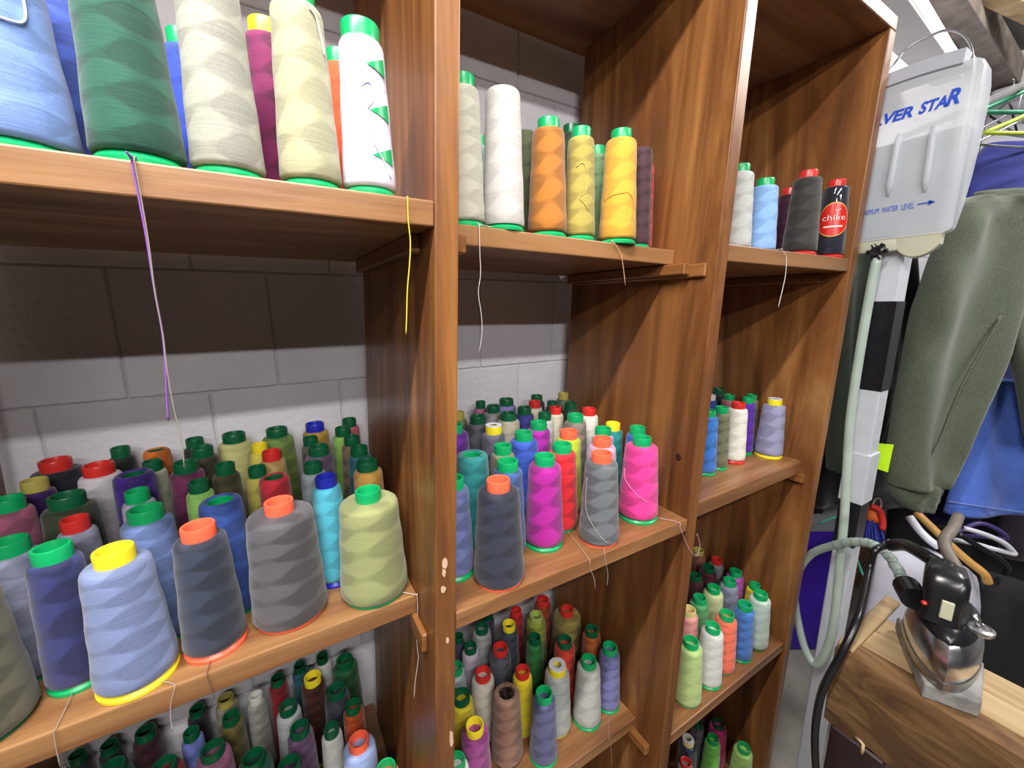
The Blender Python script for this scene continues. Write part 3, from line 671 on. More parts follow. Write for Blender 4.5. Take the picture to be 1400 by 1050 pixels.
# feet
for (ya, yb) in ((yR + .014, yR + .095), (yL - .095, yL - .014)):
    L = []
    for i in range(9):
        t_ = i / 8; y = ya + (yb - ya) * t_; dz = .052 * math.sin(math.pi * min(1, max(0, .08 + .84 * t_))) ** .55
        L.append([(X0 + .001, y, zb_ + .006), (X0 + .026, y, zb_ + .006), (X0 + .025, y, zb_ - dz * .9), (X0 + .014, y, zb_ - dz), (X0 + .003, y, zb_ - dz * .92)])
    v, f = loft(L); mesh('tank_foot', v, f, M_MILKY, tank, True, auto=True)
box('tank_sump', X0 + .002, X0 + .024, yR + .09, yL - .09, zb_ - .03, zb_ + .004, M_MILKY, tank, .004, 2, True)
# printing on the face that looks along the unit
def face_text(s, a, b, shear, hpx, name, bold=0, parent=tank):
    P, Q = onx(*a, X0 - .0006), onx(*b, X0 - .0006); L_ = abs(Q.y - P.y); v, f = text_mesh(s, 1.0, shear, 1, 0)
    x0 = min(p.x for p in v); w = max(p.x for p in v) - x0; H = hpx
    vv = [(X0 - .0012, P.y + (Q.y - P.y) * (p.x - x0) / w, P.z + (Q.z - P.z) * (p.x - x0) / w + p.y / .72 * H) for p in v]
    return vv, f
e = onx(1206, 163, X0); e2 = onx(1311, 146, X0); ln = (e2.y - e.y)
def shift(vf, dy=0, dz=0): return [(a, b + dy, c + dz) for a, b, c in vf[0]], vf[1]
def yz_text(s, y_start, y_end, z, H, shear, bold=0):
    v, f = text_mesh(s, 1.0, shear, 1, bold); x0 = min(p.x for p in v); w = max(p.x for p in v) - x0
    return [(X0 - .0014, y_start + (y_end - y_start) * (p.x - x0) / w, z + p.y / .72 * H) for p in v], f
P = []
yv = onx(1209, 160, X0).y; yr_ = onx(1312, 140, X0).y
wpl = (yv - yr_) / 7.6                      # VER STAR spans about 7.6 letters
zb1 = onx(1258, 152, X0).z - .006
T1 = [yz_text('SILVER', yv + wpl * 2.5, yv - wpl * 3.15, zb1, .0235, .25, .040), yz_text('STA', yv - wpl * 3.7, yv - wpl * 6.45, zb1, .0235, .25, .040), yz_text('R', yv - wpl * 6.3, yr_ , zb1, .032, .25, .040)]
P += T1
v, f = join(P); mesh('brand_lettering', v, f, M_INK, tank, False)
zb2 = onx(1230, 285, X0).z - .004
y1_ = onx(1187, 289, X0).y; y2_ = onx(1250, 281, X0).y; w3 = (y1_ - y2_)
P = [yz_text('MINIMUM  WATER  LEVEL', y1_ + w3 * .18, y2_, zb2, .0135, 0)]
ya, yb = y2_ - .006, onx(1276, 276, X0).y
P.append(([(X0 - .0014, ya, zb2 + .006), (X0 - .0014, yb, zb2 + .006), (X0 - .0014, yb, zb2 + .0085), (X0 - .0014, ya, zb2 + .0085)], [(0, 1, 2, 3)]))
P.append(([(X0 - .0014, yb + .008, zb2 + .001), (X0 - .0014, yb - .004, zb2 + .007), (X0 - .0014, yb + .008, zb2 + .013)], [(0, 1, 2)]))
v, f = join(P); mesh('level_lettering', v, f, M_INK, tank, False)
# valve with star knob
vk = onx(1199, 344, X0 - .020)
el = onx(1212, 333, X0 + .012)
tube('valve_elbow', [(X0 + .018, el.y, zb_ + .004), (X0 + .014, el.y, zb_ - .012), (X0 - .004, el.y + .006, vk.z + .002), (X0 - .012, vk.y, vk.z)], .008, M_BRONZE, tank, 10, 5)
P = []
for k in range(6):
    a = k * math.pi / 3; P.append(tubeg([(X0 - .02, vk.y + .008 * math.cos(a), vk.z + .008 * math.sin(a)), (X0 - .02, vk.y + .021 * math.cos(a), vk.z + .021 * math.sin(a))], .0055, 8, 1))
Lk = []
for (xx, r) in ((-.026, .004), (-.027, .010), (-.023, .015), (-.016, .015), (-.012, .010)):
    Lk.append([(X0 + xx, vk.y + r * math.cos(a * math.pi / 8), vk.z + r * math.sin(a * math.pi / 8)) for a in range(16)])
P.append(loft(Lk)); v, f = join(P); kb = mesh('valve_knob', v, f, M_BLK, tank, True, auto=True); kb['label'] = 'black star-shaped valve knob'
# wire hook over the beam
hk = [onx(1327, 106, X0 + .03), onx(1330, 80, X0 + .04), onx(1325, 58, X0 + .06), onx(1310, 44, X0 + .08), onx(1290, 42, X0 + .09), onx(1270, 50, X0 + .09), onx(1240, 66, X0 + .08), onx(1218, 92, X0 + .05), (X0 + .04, yL - .02, zt + .006)]
tube('wire_hook', hk, .0026, M_WIRE, tank, 6, 5)

# ---- post with tape bands
PX, PY = 1.262, -.045
post = root('stand_post', (PX, PY, ZF)); M_POST = plain('white_post_paint', 'c8ccd6', .4, vary=.06); M_TAPE = plain('black_tape', '14141c', .35, vary=.25, scale=40)
tag(post, 'white square post wound with black tape bands standing behind the timber bench', 'post')
pw = .030
box('post_tube', PX - pw, PX + pw, PY - pw * .8, PY + pw * .8, ZF, .336, M_POST, post, .003)
def band(ya, yb_, extra=.0016):
    z1 = ony(1190, ya, PY - pw).z; z0 = ony(1190, yb_, PY - pw).z
    z1 = onx(1190 + (500 - ya) * .18, ya, PX - pw).z; z0 = onx(1190 + (500 - yb_) * .18, yb_, PX - pw).z
    return z0, z1
for a, b in ((412, 533), (684, 742)):
    z0, z1 = band(a, b); box('tape_band', PX - pw - .0018, PX + pw + .0018, PY - pw * .8 - .0018, PY + pw * .8 + .0018, z0, z1, M_TAPE, post, .001)
z0, z1 = band(618, 684); box('post_sleeve', PX - pw - .005, PX + pw + .005, PY - pw * .8 - .005, PY + pw * .8 + .005, z0, z1, M_POST, post, .002)
z0, z1 = band(540, 680)

# ---- bench of rough timber
BZ = -.50; BXL = .745; BYE = -.209
bench = root('timber_bench', (BXL + .2, BYE - .3, ZF))
tag(bench, 'rough sawn timber ironing bench with a thick weathered front beam', 'bench')
# front beam with an irregular sawn face
K = 26; L = []
for i in range(K + 1):
    y = BYE - (1.0) * i / K
    wv = lambda a: random.uniform(-a, a)
    L.append([(BXL + wv(.0012), y, BZ), (BXL - .004 + wv(.002), y, BZ - .045 + wv(.002)), (BXL + .004 + wv(.003), y, BZ - .075), (BXL + wv(.003), y, BZ - .12), (BXL + .006 + wv(.002), y, BZ - .178 + wv(.004)), (BXL + .05, y, BZ - .180), (BXL + .05, y, BZ)])
v, f = loft(L); mesh('front_beam', v, f, M_BARK, bench, True, auto=True)
xx = BXL + .051
for i, w in enumerate((.072, .070)):
    dz = random.uniform(-.004, .002)
    box('bench_plank', xx, xx + w - .003, BYE - 1.0, BYE - .004 * (i % 2), BZ - .035, BZ + dz - .003, M_PINE, bench, .003); xx += w
x1_ = min(ony(1214, 830, BYE).x, xx + .06); zt_ = ony(1213, 812, BYE).z; x0_ = BXL + .006
hexa('corner_block', [(x0_, BYE - .026, BZ + .001), (x1_, BYE - .026, BZ + .001), (x1_, BYE, BZ + .001), (x0_, BYE, BZ + .001), (x0_, BYE - .026, BZ + .010), (x1_, BYE - .026, zt_), (x1_ + .006, BYE, zt_), (x0_, BYE, BZ + .010)], M_PINE, bench, .002)
P = onx(1167, 1000, BXL - .003); tube('nail', [onx(1170, 1008, BXL + .005), onx(1180, 1018, BXL - .004), onx(1178, 1030, BXL - .006)], .0030, M_PINE, bench, 6, 2)
box('bench_leg', BXL + .006, BXL + .07, BYE - .10, BYE - .012, ZF, BZ - .1805, plain('dark_leg', '2c1a1c', .35, vary=.3, scale=12), bench, .004)
box('bench_leg', BXL + .006, BXL + .07, BYE - .98, BYE - .89, ZF, BZ - .1805, bench.children[-1].data.materials[0], bench, .004)
box('bench_leg', xx - .07, xx - .006, BYE - .10, BYE - .012, ZF, BZ - .036, bench.children[-1].data.materials[0], bench, .004)
box('bench_leg', xx - .07, xx - .006, BYE - .98, BYE - .89, ZF, BZ - .036, bench.children[-1].data.materials[0], bench, .004)

# ---- iron rest pad and iron
M_PAD = plain('scorched_pad', '8f8e8c', .85, vary=.45, scale=22, bump=.6, bs=70)
PADZ = BZ + .030
q = [onz(1226, 842, PADZ), onz(1264, 934, PADZ), onz(1343, 962, PADZ), onz(1346, 905, PADZ)]
c = [Vector((p.x, p.y, BZ)) for p in q] + [Vector((p.x, p.y, PADZ)) for p in q]
pad = hexa('iron_rest', c, M_PAD, None, .004, 2); tag(pad, 'scorched grey pad block under the iron on the bench', 'iron rest')
M_CHROME = plain('chrome', 'e6e8ee', .26, 1.0, vary=.05); M_SOLE = plain('sole_plate', 'a9a9ac', .3, .9, vary=.15); M_IBLK = plain('iron_black', '1b1c20', .25, vary=.1, Specular_IOR_Level=.6)
nose = onz(1288, 936, PADZ + .004); hl = onz(1229, 838, PADZ + .02); hr = onz(1345, 872, PADZ + .02); hm = (hl + hr) / 2
ax = (nose - hm); ax.z = 0; ILEN = ax.length * 1.10; ax.normalize(); ay = Vector((0, 0, 1)).cross(ax)
iron = root('steam_iron', (hm.x, hm.y, PADZ + .0005)); tag(iron, 'chrome and black industrial steam iron standing on the scorched pad', 'iron')
HW = (hl - hr).length * .46
tilt = .05
def ip(a, b, z): # along length, across, up
    return Vector((hm.x, hm.y, PADZ + .0008)) + ax * a + ay * b + Vector((0, 0, z + tilt * (ILEN * .98 - a) * .6))
def outline(sc, z, a_shift=0, n=14):
    pts = []
    for i in range(n + 1):
        t_ = i / n; a = ILEN * (1 - t_) ; w = HW * (1 - (1 - t_) ** 2.1) ** .62
        if t_ > .75: w *= 1 - .22 * ((t_ - .75) / .25) ** 2
        pts.append((a, w))
    A = [(a, w) for a, w in pts]; B = [(a, -w) for a, w in reversed(pts[1:])]
    return [ip((a - ILEN * .45) * sc + ILEN * .45 + a_shift, w * sc, z) for a, w in A + B]
v, f = loft([outline(.97, 0), outline(1.0, .003), outline(1.0, .016), outline(.975, .0175)]); mesh('sole_plate', v, f, M_SOLE, iron, True, auto=True)
v, f = loft([outline(.965, .0175), outline(.985, .020), outline(.975, .036), outline(.93, .048), outline(.84, .060, -.004), outline(.72, .068, -.008)]); mesh('chrome_shell', v, f, M_CHROME, iron, True, auto=True)
v, f = loft([outline(.87, .0560, -.018), outline(.86, .066, -.019), outline(.79, .077, -.022), outline(.60, .086, -.030)]); mesh('top_deck', v, f, M_IBLK, iron, True, auto=True)
# handle: front pillar, grip and rear stay in one swept shape
def rrect(c, hw, hh, fwd, n=6):
    o = []
    up = Vector((0, 0, 1)); f2 = fwd
    for k in range(24):
        a = 2 * math.pi * k / 24; ca, sa = math.cos(a), math.sin(a); e = 2 / 4.0
        o.append(c + ay * (hw * math.copysign(abs(ca) ** e, ca)) + f2 * (hh * math.copysign(abs(sa) ** e, sa)))
    return o
secs = [(.47, .080, .030, .030), (.47, .096, .026, .027), (.455, .115, .027, .029), (.43, .136, .029, .032), (.39, .156, .029, .033), (.35, .168, .024, .027), (.33, .172, .010, .012)]
HB = -.012
v, f = loft([rrect(ip(ILEN * a, HB, z), hw, hh, ax) for a, z, hw, hh in secs]); hd = mesh('handle', v, f, M_IBLK, iron, True, auto=True)
v, f = loft([rrect(ip(ILEN * a, HB, z), hw, hh, ax) for a, z, hw, hh in ((.08, .075, .022, .03), (.10, .11, .020, .026), (.14, .134, .020, .024), (.20, .150, .018, .02))]); mesh('rear_stay', v, f, M_IBLK, iron, True, auto=True)
tube('grip', [ip(ILEN * .14, HB, .140), ip(ILEN * .25, HB, .152), ip(ILEN * .36, HB, .148)], .022, M_IBLK, iron, 14, 4)
cc = ip(ILEN * .462, HB + .004, .110) + ax * .0285
vv = [cc + ay * a + Vector((0, 0, b)) + ax * e for e in (-.004, .0022) for a, b in ((-.008, -.016), (.008, -.016), (.008, .018), (-.008, .018))]
v, f = bev(vv, HEXF, .0012); w_ = mesh('gauge_window', v, f, plain('window_cream', 'c9ccb0', .35, vary=.05), hd, True, auto=True)
v, f = lathe([(.015, 0), (.018, .004), (.018, .010), (.013, .012), (.012, .011), (.006, .011), (.005, .014)], 20)
pp = ip(ILEN * .44, .038, .074)
mesh('steam_dial', [Vector(a) + pp for a in v], f, M_SOLE, iron, True, auto=True)
tube('steam_lever', [pp + Vector((0, 0, .010)), pp - ay * .012 + Vector((0, 0, .030))], .005, M_SOLE, iron, 8, 1)
# water inlet on the side
b0 = ip(ILEN * .36, -.045, .085); b1 = onx(1236, 795, b0.x + .05)
fd = (b1 - b0); fl_ = fd.length; fd.normalize()
tube('inlet_block', [b0, b0 + fd * fl_ * .75], .022, M_IBLK, iron, 14, 1, auto=True)
tube('inlet_fitting', [b0 + fd * fl_ * .72, b0 + fd * fl_ * .98], .013, M_CHROME, iron, 6, 1)
v, f = lathe([(.004, 0), (.0045, .003), (.003, .005)], 12); mesh('pilot_lamp', [Vector(a) + ip(ILEN * .47, -.036, .108) + ax * .026 for a in v], f, M_CAP['red'], iron, True, auto=True)
# power cord with ribbed sleeve, then down beside the bench
c0 = ip(ILEN * .22, -.026, .160)
cord = [c0, onx(1252, 752, c0.x + .06), onx(1235, 745, c0.x + .10), onx(1216, 746, c0.x + .12)]
cord2 = [onx(1197, 752, c0.x + .06), onx(1189, 775, .93), onx(1181, 815, .85), onx(1171, 850, .775), onx(1151, 893, .728), onx(1128, 935, .715), onx(1118, 970, .712), onx(1114, 1010, .712), onx(1116, 1060, .715), onx(1122, 1150, .70)]
tube('power_cord', cord + cord2, .0072, M_BLK, iron, 8, 5)
rp = crom(cord, 8); P = []
for i in range(1, len(rp) - 1, 1):
    tn = (rp[i + 1] - rp[i - 1]).normalized(); P.append(tubeg([rp[i] - tn * .0028, rp[i] + tn * .0028], .0125, 10, 1))
P.append(tubeg(cord, .0095, 10, 8))
v, f = join(P); mesh('ribbed_sleeve', v, f, M_BLK, iron, True, auto=True)
gh = ip(ILEN * .26, .002, .160)
tube('grey_conduit', [gh, onx(1291, 743, gh.x + .05), onx(1303, 722, gh.x + .12), onx(1310, 706, gh.x + .20)], .010, plain('grey_rubber', '6f6862', .55), iron, 10, 5)

# ---- clear water hose from tank to iron
M_HOSE = plain('clear_hose', 'c4d6cc', .22, vary=.08, Alpha=.72, Specular_IOR_Level=.6)
h0 = Vector((X0 - .012, vk.y, vk.z - .016))
hx = 1.15
hose = [h0, onx(1190, 400, 1.19), onx(1176, 480, 1.19), onx(1163, 570, 1.19), onx(1158, 640, 1.19), onx(1154, 710, 1.185), onx(1148, 770, 1.185), onx(1141, 840, 1.185), onx(1131, 885, 1.185), onx(1116, 908, 1.185), onx(1101, 888, 1.19), onx(1089, 840, 1.20), onx(1086, 805, 1.20), onx(1093, 778, 1.20), onx(1110, 757, 1.19), onx(1138, 746, 1.165), onx(1165, 741, 1.14), onx(1192, 744, 1.12), onx(1215, 760, 1.08), b0 + fd * (fl_ * 1.06), b0 + fd * (fl_ * .93)]
hs = root('water_hose', h0); tag(hs, 'translucent water hose looping from the tank valve to the iron', 'hose')
tube('hose_line', hose, .0108, M_HOSE, hs, 12, 6)
hb = crom(hose[15:20], 10); P = []
for s in (1, -1):
    q = []
    for i in range(len(hb) * 3):
        t_ = i / (len(hb) * 3 - 1) * (len(hb) - 1); k = min(int(t_), len(hb) - 2); p = hb[k].lerp(hb[k + 1], t_ - k); tn = (hb[k + 1] - hb[k]).normalized(); a_ = Vector((0, 0, 1)).cross(tn).normalized(); b_ = tn.cross(a_)
        an = s * i * .45; q.append(p + (a_ * math.cos(an) + b_ * math.sin(an)) * .0112)
    P.append(tubeg(q, .0009, 4, 1))
v, f = join(P); mesh('braid', v, f, line_mat('7f9088'), hs, True)

# ------------------------------------------------------------------ garments on the rail
def cloth(name, c, vary=.14, sc=260):
    m = N(name); v = m.obj(); c = lin(c)
    a = m.noise(v, sc, 2); b = m.noise(v, 9, 3)
    k = m.math('ADD', m.math('MULTIPLY', a, .7), m.math('MULTIPLY', b, .3))
    m.lk(m.ramp(k, [(.3, tuple(x * (1 - vary * 2) for x in c[:3]) + (1,)), (.7, tuple(min(1, x * (1 + vary * 2)) for x in c[:3]) + (1,))]), m.b.inputs['Base Color'])
    m.set(Roughness=.9, Specular_IOR_Level=.15, Sheen_Weight=.3); m.bump(a, .35, .002); return m.m
M_OLIVE = cloth('olive_fleece', '525a4c'); M_DOLIVE = cloth('dark_olive_cloth', '2c352c'); M_DENIM = cloth('blue_denim', '5a7ce4', .22, 420); M_NAVY = cloth('navy_cloth', '252a6c'); M_BLACK = cloth('black_cloth', '131218'); M_PLUM = cloth('plum_cloth', '2a2030')
def hang(rows, D0, thick, n=44, fold=.0, folds=5, seed=0, drift=0.0, wr=.0035):
    """rows: (y_px, xl_px, xr_px); cross sections facing the aisle, thick in metres-like units, folded like hanging cloth"""
    rnd = random.Random(seed); ph = [rnd.uniform(0, 6.28) for _ in range(6)]; L = []
    R_ = []
    for i in range(len(rows) - 1):
        for k in range(5):
            t_ = k / 5; R_.append(tuple(a + (b - a) * t_ for a, b in zip(rows[i], rows[i + 1])))
    R_.append(rows[-1])
    for j, (yp, xl, xr) in enumerate(R_):
        s_ = j / (len(R_) - 1); Dp = D0 + drift * s_
        cl = dep(xl, yp, Dp); crr = dep(xr, yp, Dp); c_ = (cl + crr) / 2; c_.z = c_.z; u_ = (crr - cl) / 2; u_.z = 0; hw = u_.length; u_.normalize(); w_ = Vector((-u_.y, u_.x, 0))
        lp = []
        for k in range(n):
            a = 2 * math.pi * k / n; ca, sa = math.cos(a), math.sin(a)
            q = math.copysign(abs(ca) ** .85, ca) * hw; th = thick * math.copysign(abs(sa) ** .8, sa)
            fo = fold * (math.sin(folds * q / hw * 1.5 + ph[0] + s_ * 2.0 * math.sin(ph[1])) + .6 * math.sin(folds * 2.1 * q / hw + ph[2] - s_ * 3) + .7 * math.sin(7 * s_ + ph[3] + 2.2 * q / hw)) * (.35 + .65 * abs(sa))
            fo += wr * (math.sin(17 * s_ + 4.2 * q / hw + ph[4]) + .8 * math.sin(29 * s_ - 6.5 * q / hw + ph[5])) * max(0, abs(sa)) * (.4 + .6 * math.sin(5 * s_ + ph[0] + 2 * q / hw))
            lp.append(c_ + u_ * q + w_ * (th + fo * (1 if abs(sa) > .05 else .5)))
        L.append(lp)
    return loft(L)
def garment(name, label, rows, D0, thick, mat, **kw):
    yp, xl, xr = rows[-1]; b = dep((xl + xr) / 2, yp, D0)
    g = root(name, b); tag(g, label, 'garment'); v, f = hang(rows, D0, thick, **kw); mesh('cloth', v, f, mat, g, True); return g
sw = root('sweatshirt', dep(1255, 690, 1.40)); tag(sw, 'olive grey fleece sweatshirt hanging with its cuffed sleeve in front', 'sweatshirt')
v, f = hang([(270, 1322, 1416), (282, 1300, 1416), (310, 1284, 1414), (360, 1264, 1406), (420, 1244, 1389), (480, 1232, 1368), (540, 1225, 1342), (600, 1219, 1314), (645, 1215, 1296), (662, 1217, 1288)], 1.38, .050, fold=.020, folds=2.0, seed=3, wr=.007); mesh('sleeve', v, f, M_OLIVE, sw, True)
v, f = hang([(660, 1216, 1289), (664, 1219, 1286), (680, 1224, 1280), (694, 1238, 1272)], 1.38, .040, fold=.004, folds=5, seed=4); mesh('cuff', v, f, M_OLIVE, sw, True)
v, f = hang([(262, 1336, 1470), (285, 1330, 1490), (350, 1360, 1500), (420, 1372, 1500), (445, 1374, 1500), (520, 1392, 1500), (600, 1404, 1500)], 1.47, .05, fold=.010, folds=3, seed=9); mesh('body', v, f, M_OLIVE, sw, True)
tube('seam', [dep(1369, 432, 1.345), dep(1345, 472, 1.335), dep(1318, 520, 1.33), dep(1300, 560, 1.33), dep(1282, 605, 1.335), dep(1256, 652, 1.345)], .0028, cloth('olive_seam', '454c40'), sw, 6, 5)
garment('denim_shorts', 'bright blue denim shorts hanging behind the olive sweatshirt sleeve', [(520, 1345, 1395), (550, 1338, 1402), (580, 1330, 1416), (620, 1316, 1430), (655, 1302, 1440), (682, 1294, 1446), (700, 1290, 1450)], 1.62, .045, M_DENIM, fold=.012, folds=2.4, seed=12)
dn = [o for o in bpy.data.objects if o.name.startswith('denim_shorts')][0]
tube('hem', [dep(1297, 686, 1.59), dep(1330, 691, 1.565), dep(1365, 696, 1.56), dep(1410, 702, 1.565)], .0030, cloth('denim_stitch', '7c92d8'), dn, 6, 5)
garment('trousers', 'dark olive trousers hanging behind the taped white post', [(330, 1150, 1225), (400, 1146, 1232), (480, 1140, 1226), (560, 1136, 1220), (620, 1130, 1200), (640, 1130, 1178)], 1.56, .04, M_DOLIVE, fold=.014, folds=3, seed=5)
garment('navy_shirt', 'navy blue shirt shoulder under wire hangers above the sweatshirt', [(196, 1350, 1470), (215, 1335, 1480), (250, 1325, 1480), (300, 1318, 1480), (420, 1330, 1480), (560, 1350, 1480)], 1.74, .04, M_NAVY, fold=.012, folds=3, seed=6)
garment('plum_jacket', 'dark plum jacket behind the blue denim shorts', [(400, 1380, 1520), (480, 1376, 1520), (560, 1372, 1520), (640, 1372, 1520), (760, 1366, 1520)], 1.86, .04, M_PLUM, fold=.014, folds=3, seed=8)
garment('black_gap_fill', 'black cloth added to darken the gap behind the white post', [(345, 1130, 1250), (420, 1126, 1252), (560, 1116, 1250), (660, 1108, 1246), (690, 1106, 1240)], 1.72, .045, M_BLACK, fold=.015, folds=4, seed=10)  # invented dark cloth, hides the pale wall so the gap reads dark
garment('black_back_fill', 'black cloth added to darken the space behind the pile of loose hangers', [(480, 1235, 1500), (600, 1225, 1500), (700, 1215, 1500), (800, 1210, 1500), (840, 1210, 1500)], 2.06, .05, M_BLACK, fold=.015, folds=4, seed=14)  # added dark sheet, keeps the space behind the hangers black
garment('navy_trousers', 'dark navy trouser hem just below the denim shorts', [(560, 1290, 1345), (640, 1276, 1345), (704, 1262, 1342), (716, 1266, 1336)], 1.73, .022, cloth('midnight_cloth', '15183a'), fold=.006, folds=3, seed=15)
tg = mesh('care_tag', *bev([dep(*p, D_) for D_ in (1.335, 1.332) for p in ((1199, 606), (1222, 608), (1214, 646), (1196, 640))], HEXF, .0005), plain('neon_tag', 'b9e81e', .5, vary=.05), None, False)
tag(tg, 'neon yellow-green fabric tag hanging between the post and the sweatshirt', 'tag')
# rail and hangers
RD = Vector((.51, .86, 0)); HD = Vector((.86, -.51, 0))
rp_ = dep(1392, 120, 1.5)
tube_o = tube('garment_rail', [rp_ - RD * .5, rp_ + RD * .45], .014, M_STEEL, None, 12, 1); tag(tube_o, 'steel garment rail carrying the hangers beside the tank', 'rail')
def hanger(label, c, w, dropz, rad, mat, name='clothes_hanger', rot=0, bar=True, hook=True, group='clothes hangers on the rail', roll=0, cat='hanger', flat=None):
    o = root(name, c); tag(o, label, cat, group)
    h = Matrix.Rotation(rot, 3, 'Z') @ HD; up = Vector((0, 0, 1))
    if flat is not None: h, up = flat
    c = Vector(c); A = c - h * w / 2 - up * dropz; B = c + h * w / 2 - up * dropz
    tube('shoulder_bar', [A, A * .55 + (c - up * .012) * .45 + up * .006, c - up * .004, B * .55 + (c - up * .012) * .45 + up * .006, B], rad, mat, o, 8, 4)
    if bar: tube('trouser_bar', [A, (A + B) / 2 - up * .002, B], rad, mat, o, 8, 2)
    if hook: 
        tube('hook', [c, c + up * .045, c + up * .065 + h * .012, c + up * .085 + h * .002, c + up * .083 - h * .018], rad * .45 if rad > .004 else rad, M_WIRE, o, 6, 4)
    return o
M_HG = plain('green_hanger', '1f7a5a', .4, vary=.05); M_HY = plain('lime_hanger', 'a9bc3a', .4, vary=.05); M_HW = plain('white_hanger', 'd6d8e2', .35, vary=.05); M_HP = plain('purple_hanger', '4a3a78', .35, vary=.05); M_HO = plain('wooden_hanger', 'c99a52', .45, vary=.15, scale=20); M_HK = plain('black_hanger', '18181c', .35)
hc = dep(1420, 118, 1.50); hanger('dark green plastic hanger above the lime one beside the tank', hc, .42, .085, .0085, M_HG)
hc = dep(1432, 146, 1.45); hanger('lime green plastic hanger below the dark green one beside the tank', hc, .42, .085, .0075, M_HY)
for i, (a, b, Dp, ro, lab) in enumerate(((1392, 150, 1.60, .25, 'galvanised wire hanger with its arm over the navy shirt'), (1398, 165, 1.54, .12, 'thin wire hanger just under the lime hanger'), (1380, 140, 1.72, .5, 'dark wire hanger deepest in the bunch behind the tank'))):
    hanger(lab, dep(a, b, Dp), .40, .09, .0045, M_WIRE if i < 2 else M_HK, 'wire_hanger', rot=ro)

# ------------------------------------------------------------------ bags and clutter on the floor behind the bench
def sack(name, label, cat, mat, outline_px, D0, thick, zfloor=ZF, seed=0, parent=None):
    """soft upright bag: an outline seen from the aisle, full thickness, reaching to the floor"""
    pts = [dep(a, b, D0) for a, b in outline_px]; top = [p for p in pts]
    o = root(name, (sum(p.x for p in pts) / len(pts), sum(p.y for p in pts) / len(pts), zfloor)); tag(o, label, cat)
    rnd = random.Random(seed); xs = sorted(pts, key=lambda p: p.dot(HD)); lo, hi = xs[0].dot(HD), xs[-1].dot(HD)
    cy = sum(p.dot(RD) for p in pts) / len(pts); n = 26; L = []
    def topz(u):
        for i in range(len(xs) - 1):
            a, b = xs[i].dot(HD), xs[i + 1].dot(HD)
            if a <= u <= b: return xs[i].z + (xs[i + 1].z - xs[i].z) * (u - a) / max(1e-6, b - a)
        return xs[0].z
    for i in range(n + 1):
        u = lo + (hi - lo) * i / n; zt_ = topz(u); e = min(1, 4 * i / n, 4 * (1 - i / n)); e = math.sqrt(max(e, .06)); lp = []
        for k in range(22):
            if k < 10: t_ = k / 9; side = 1
            else: t_ = (21 - k) / 11; side = -1
            z = zfloor + .001 + (zt_ - zfloor - .001) * min(1, t_); th = thick * e * (1 - .75 * t_ ** 6) * (1 if side > 0 else 1)
            wr_ = .010 * math.sin(9 * u + 5 * t_ + seed) + .006 * math.sin(23 * u - 11 * t_ + seed * 2)
            lp.append(HD * u + RD * (cy - side * (th + wr_ * min(1, e))) + Vector((0, 0, z)))
        L.append(lp)
    v, f = loft(L); mesh('bag_body', v, f, mat, o, True); return o
M_SACK = plain('white_sack_plastic', 'c6c6d6', .45, vary=.08, scale=10, bump=.3, bs=25); M_BKBAG = plain('black_bag_cloth', '1c1c20', .6, vary=.25, scale=14, bump=.3, bs=40)
M_PURP = plain('purple_bag', '4420b4', .45, vary=.15, scale=6, bump=.2, bs=14)
sack('laundry_sack', 'crumpled white plastic sack standing behind the steam iron', 'sack', M_SACK, [(1196, 745), (1205, 732), (1240, 742), (1280, 755), (1315, 772), (1336, 790), (1347, 830), (1350, 870)], 1.42, .07, seed=1)
sack('tote_bag', 'black cloth tote bag standing beside the white sack', 'bag', M_BKBAG, [(1338, 775), (1355, 781), (1380, 790), (1420, 805), (1440, 812)], 1.50, .09, seed=2)
# purple carrier bag
pb = onz(1103, 893, ZF)
pbag = root('carrier_bag', (pb.x, pb.y + .06, ZF)); tag(pbag, 'purple carrier bag with white printed top standing on the floor', 'bag')
def bagbox(name, z0, z1, w0, w1, t0, t1, mat, dx=0):
    c = []
    for z, w, t_ in ((z0, w0, t0), (z1, w1, t1)):
        for a, b in ((-1, -1), (1, -1), (1, 1), (-1, 1)): c.append(Vector((pb.x + .04, pb.y + .10, z)) + HD * (a * w) + RD * (b * t_))
    return hexa(name, c, mat, pbag, .008, 2, True)
bagbox('bag_body', ZF + .002, -.86, .20, .21, .09, .06, M_PURP)
bagbox('printed_top', -.86, -.66, .2105, .2105, .06, .045, plain('bag_print', '9fa4ac', .45, vary=.1))
hc0 = Vector((pb.x + .04, pb.y + .10, -.665))
tube('bag_handle', [hc0 - HD * .15 - RD * .05, hc0 - HD * .13 - RD * .06 + Vector((0, 0, .10)), hc0 - RD * .06 + Vector((0, 0, .15)), hc0 + HD * .13 - RD * .06 + Vector((0, 0, .10)), hc0 + HD * .15 - RD * .05], .013, plain('grey_handle', 'a4aba8', .5), pbag, 8, 5)
for a in (-.12, -.02):
    q = [hc0 + HD * (a + s) - RD * (.058) + Vector((0, 0, -.10 + t_)) + RD * d_ for d_ in (-.004, .0) for s, t_ in ((0, 0), (.045, 0), (.045, .035), (0, .035))]
    v, f = bev(q, HEXF, .0004); mesh('printed_square', v, f, M_DARK, pbag, False)
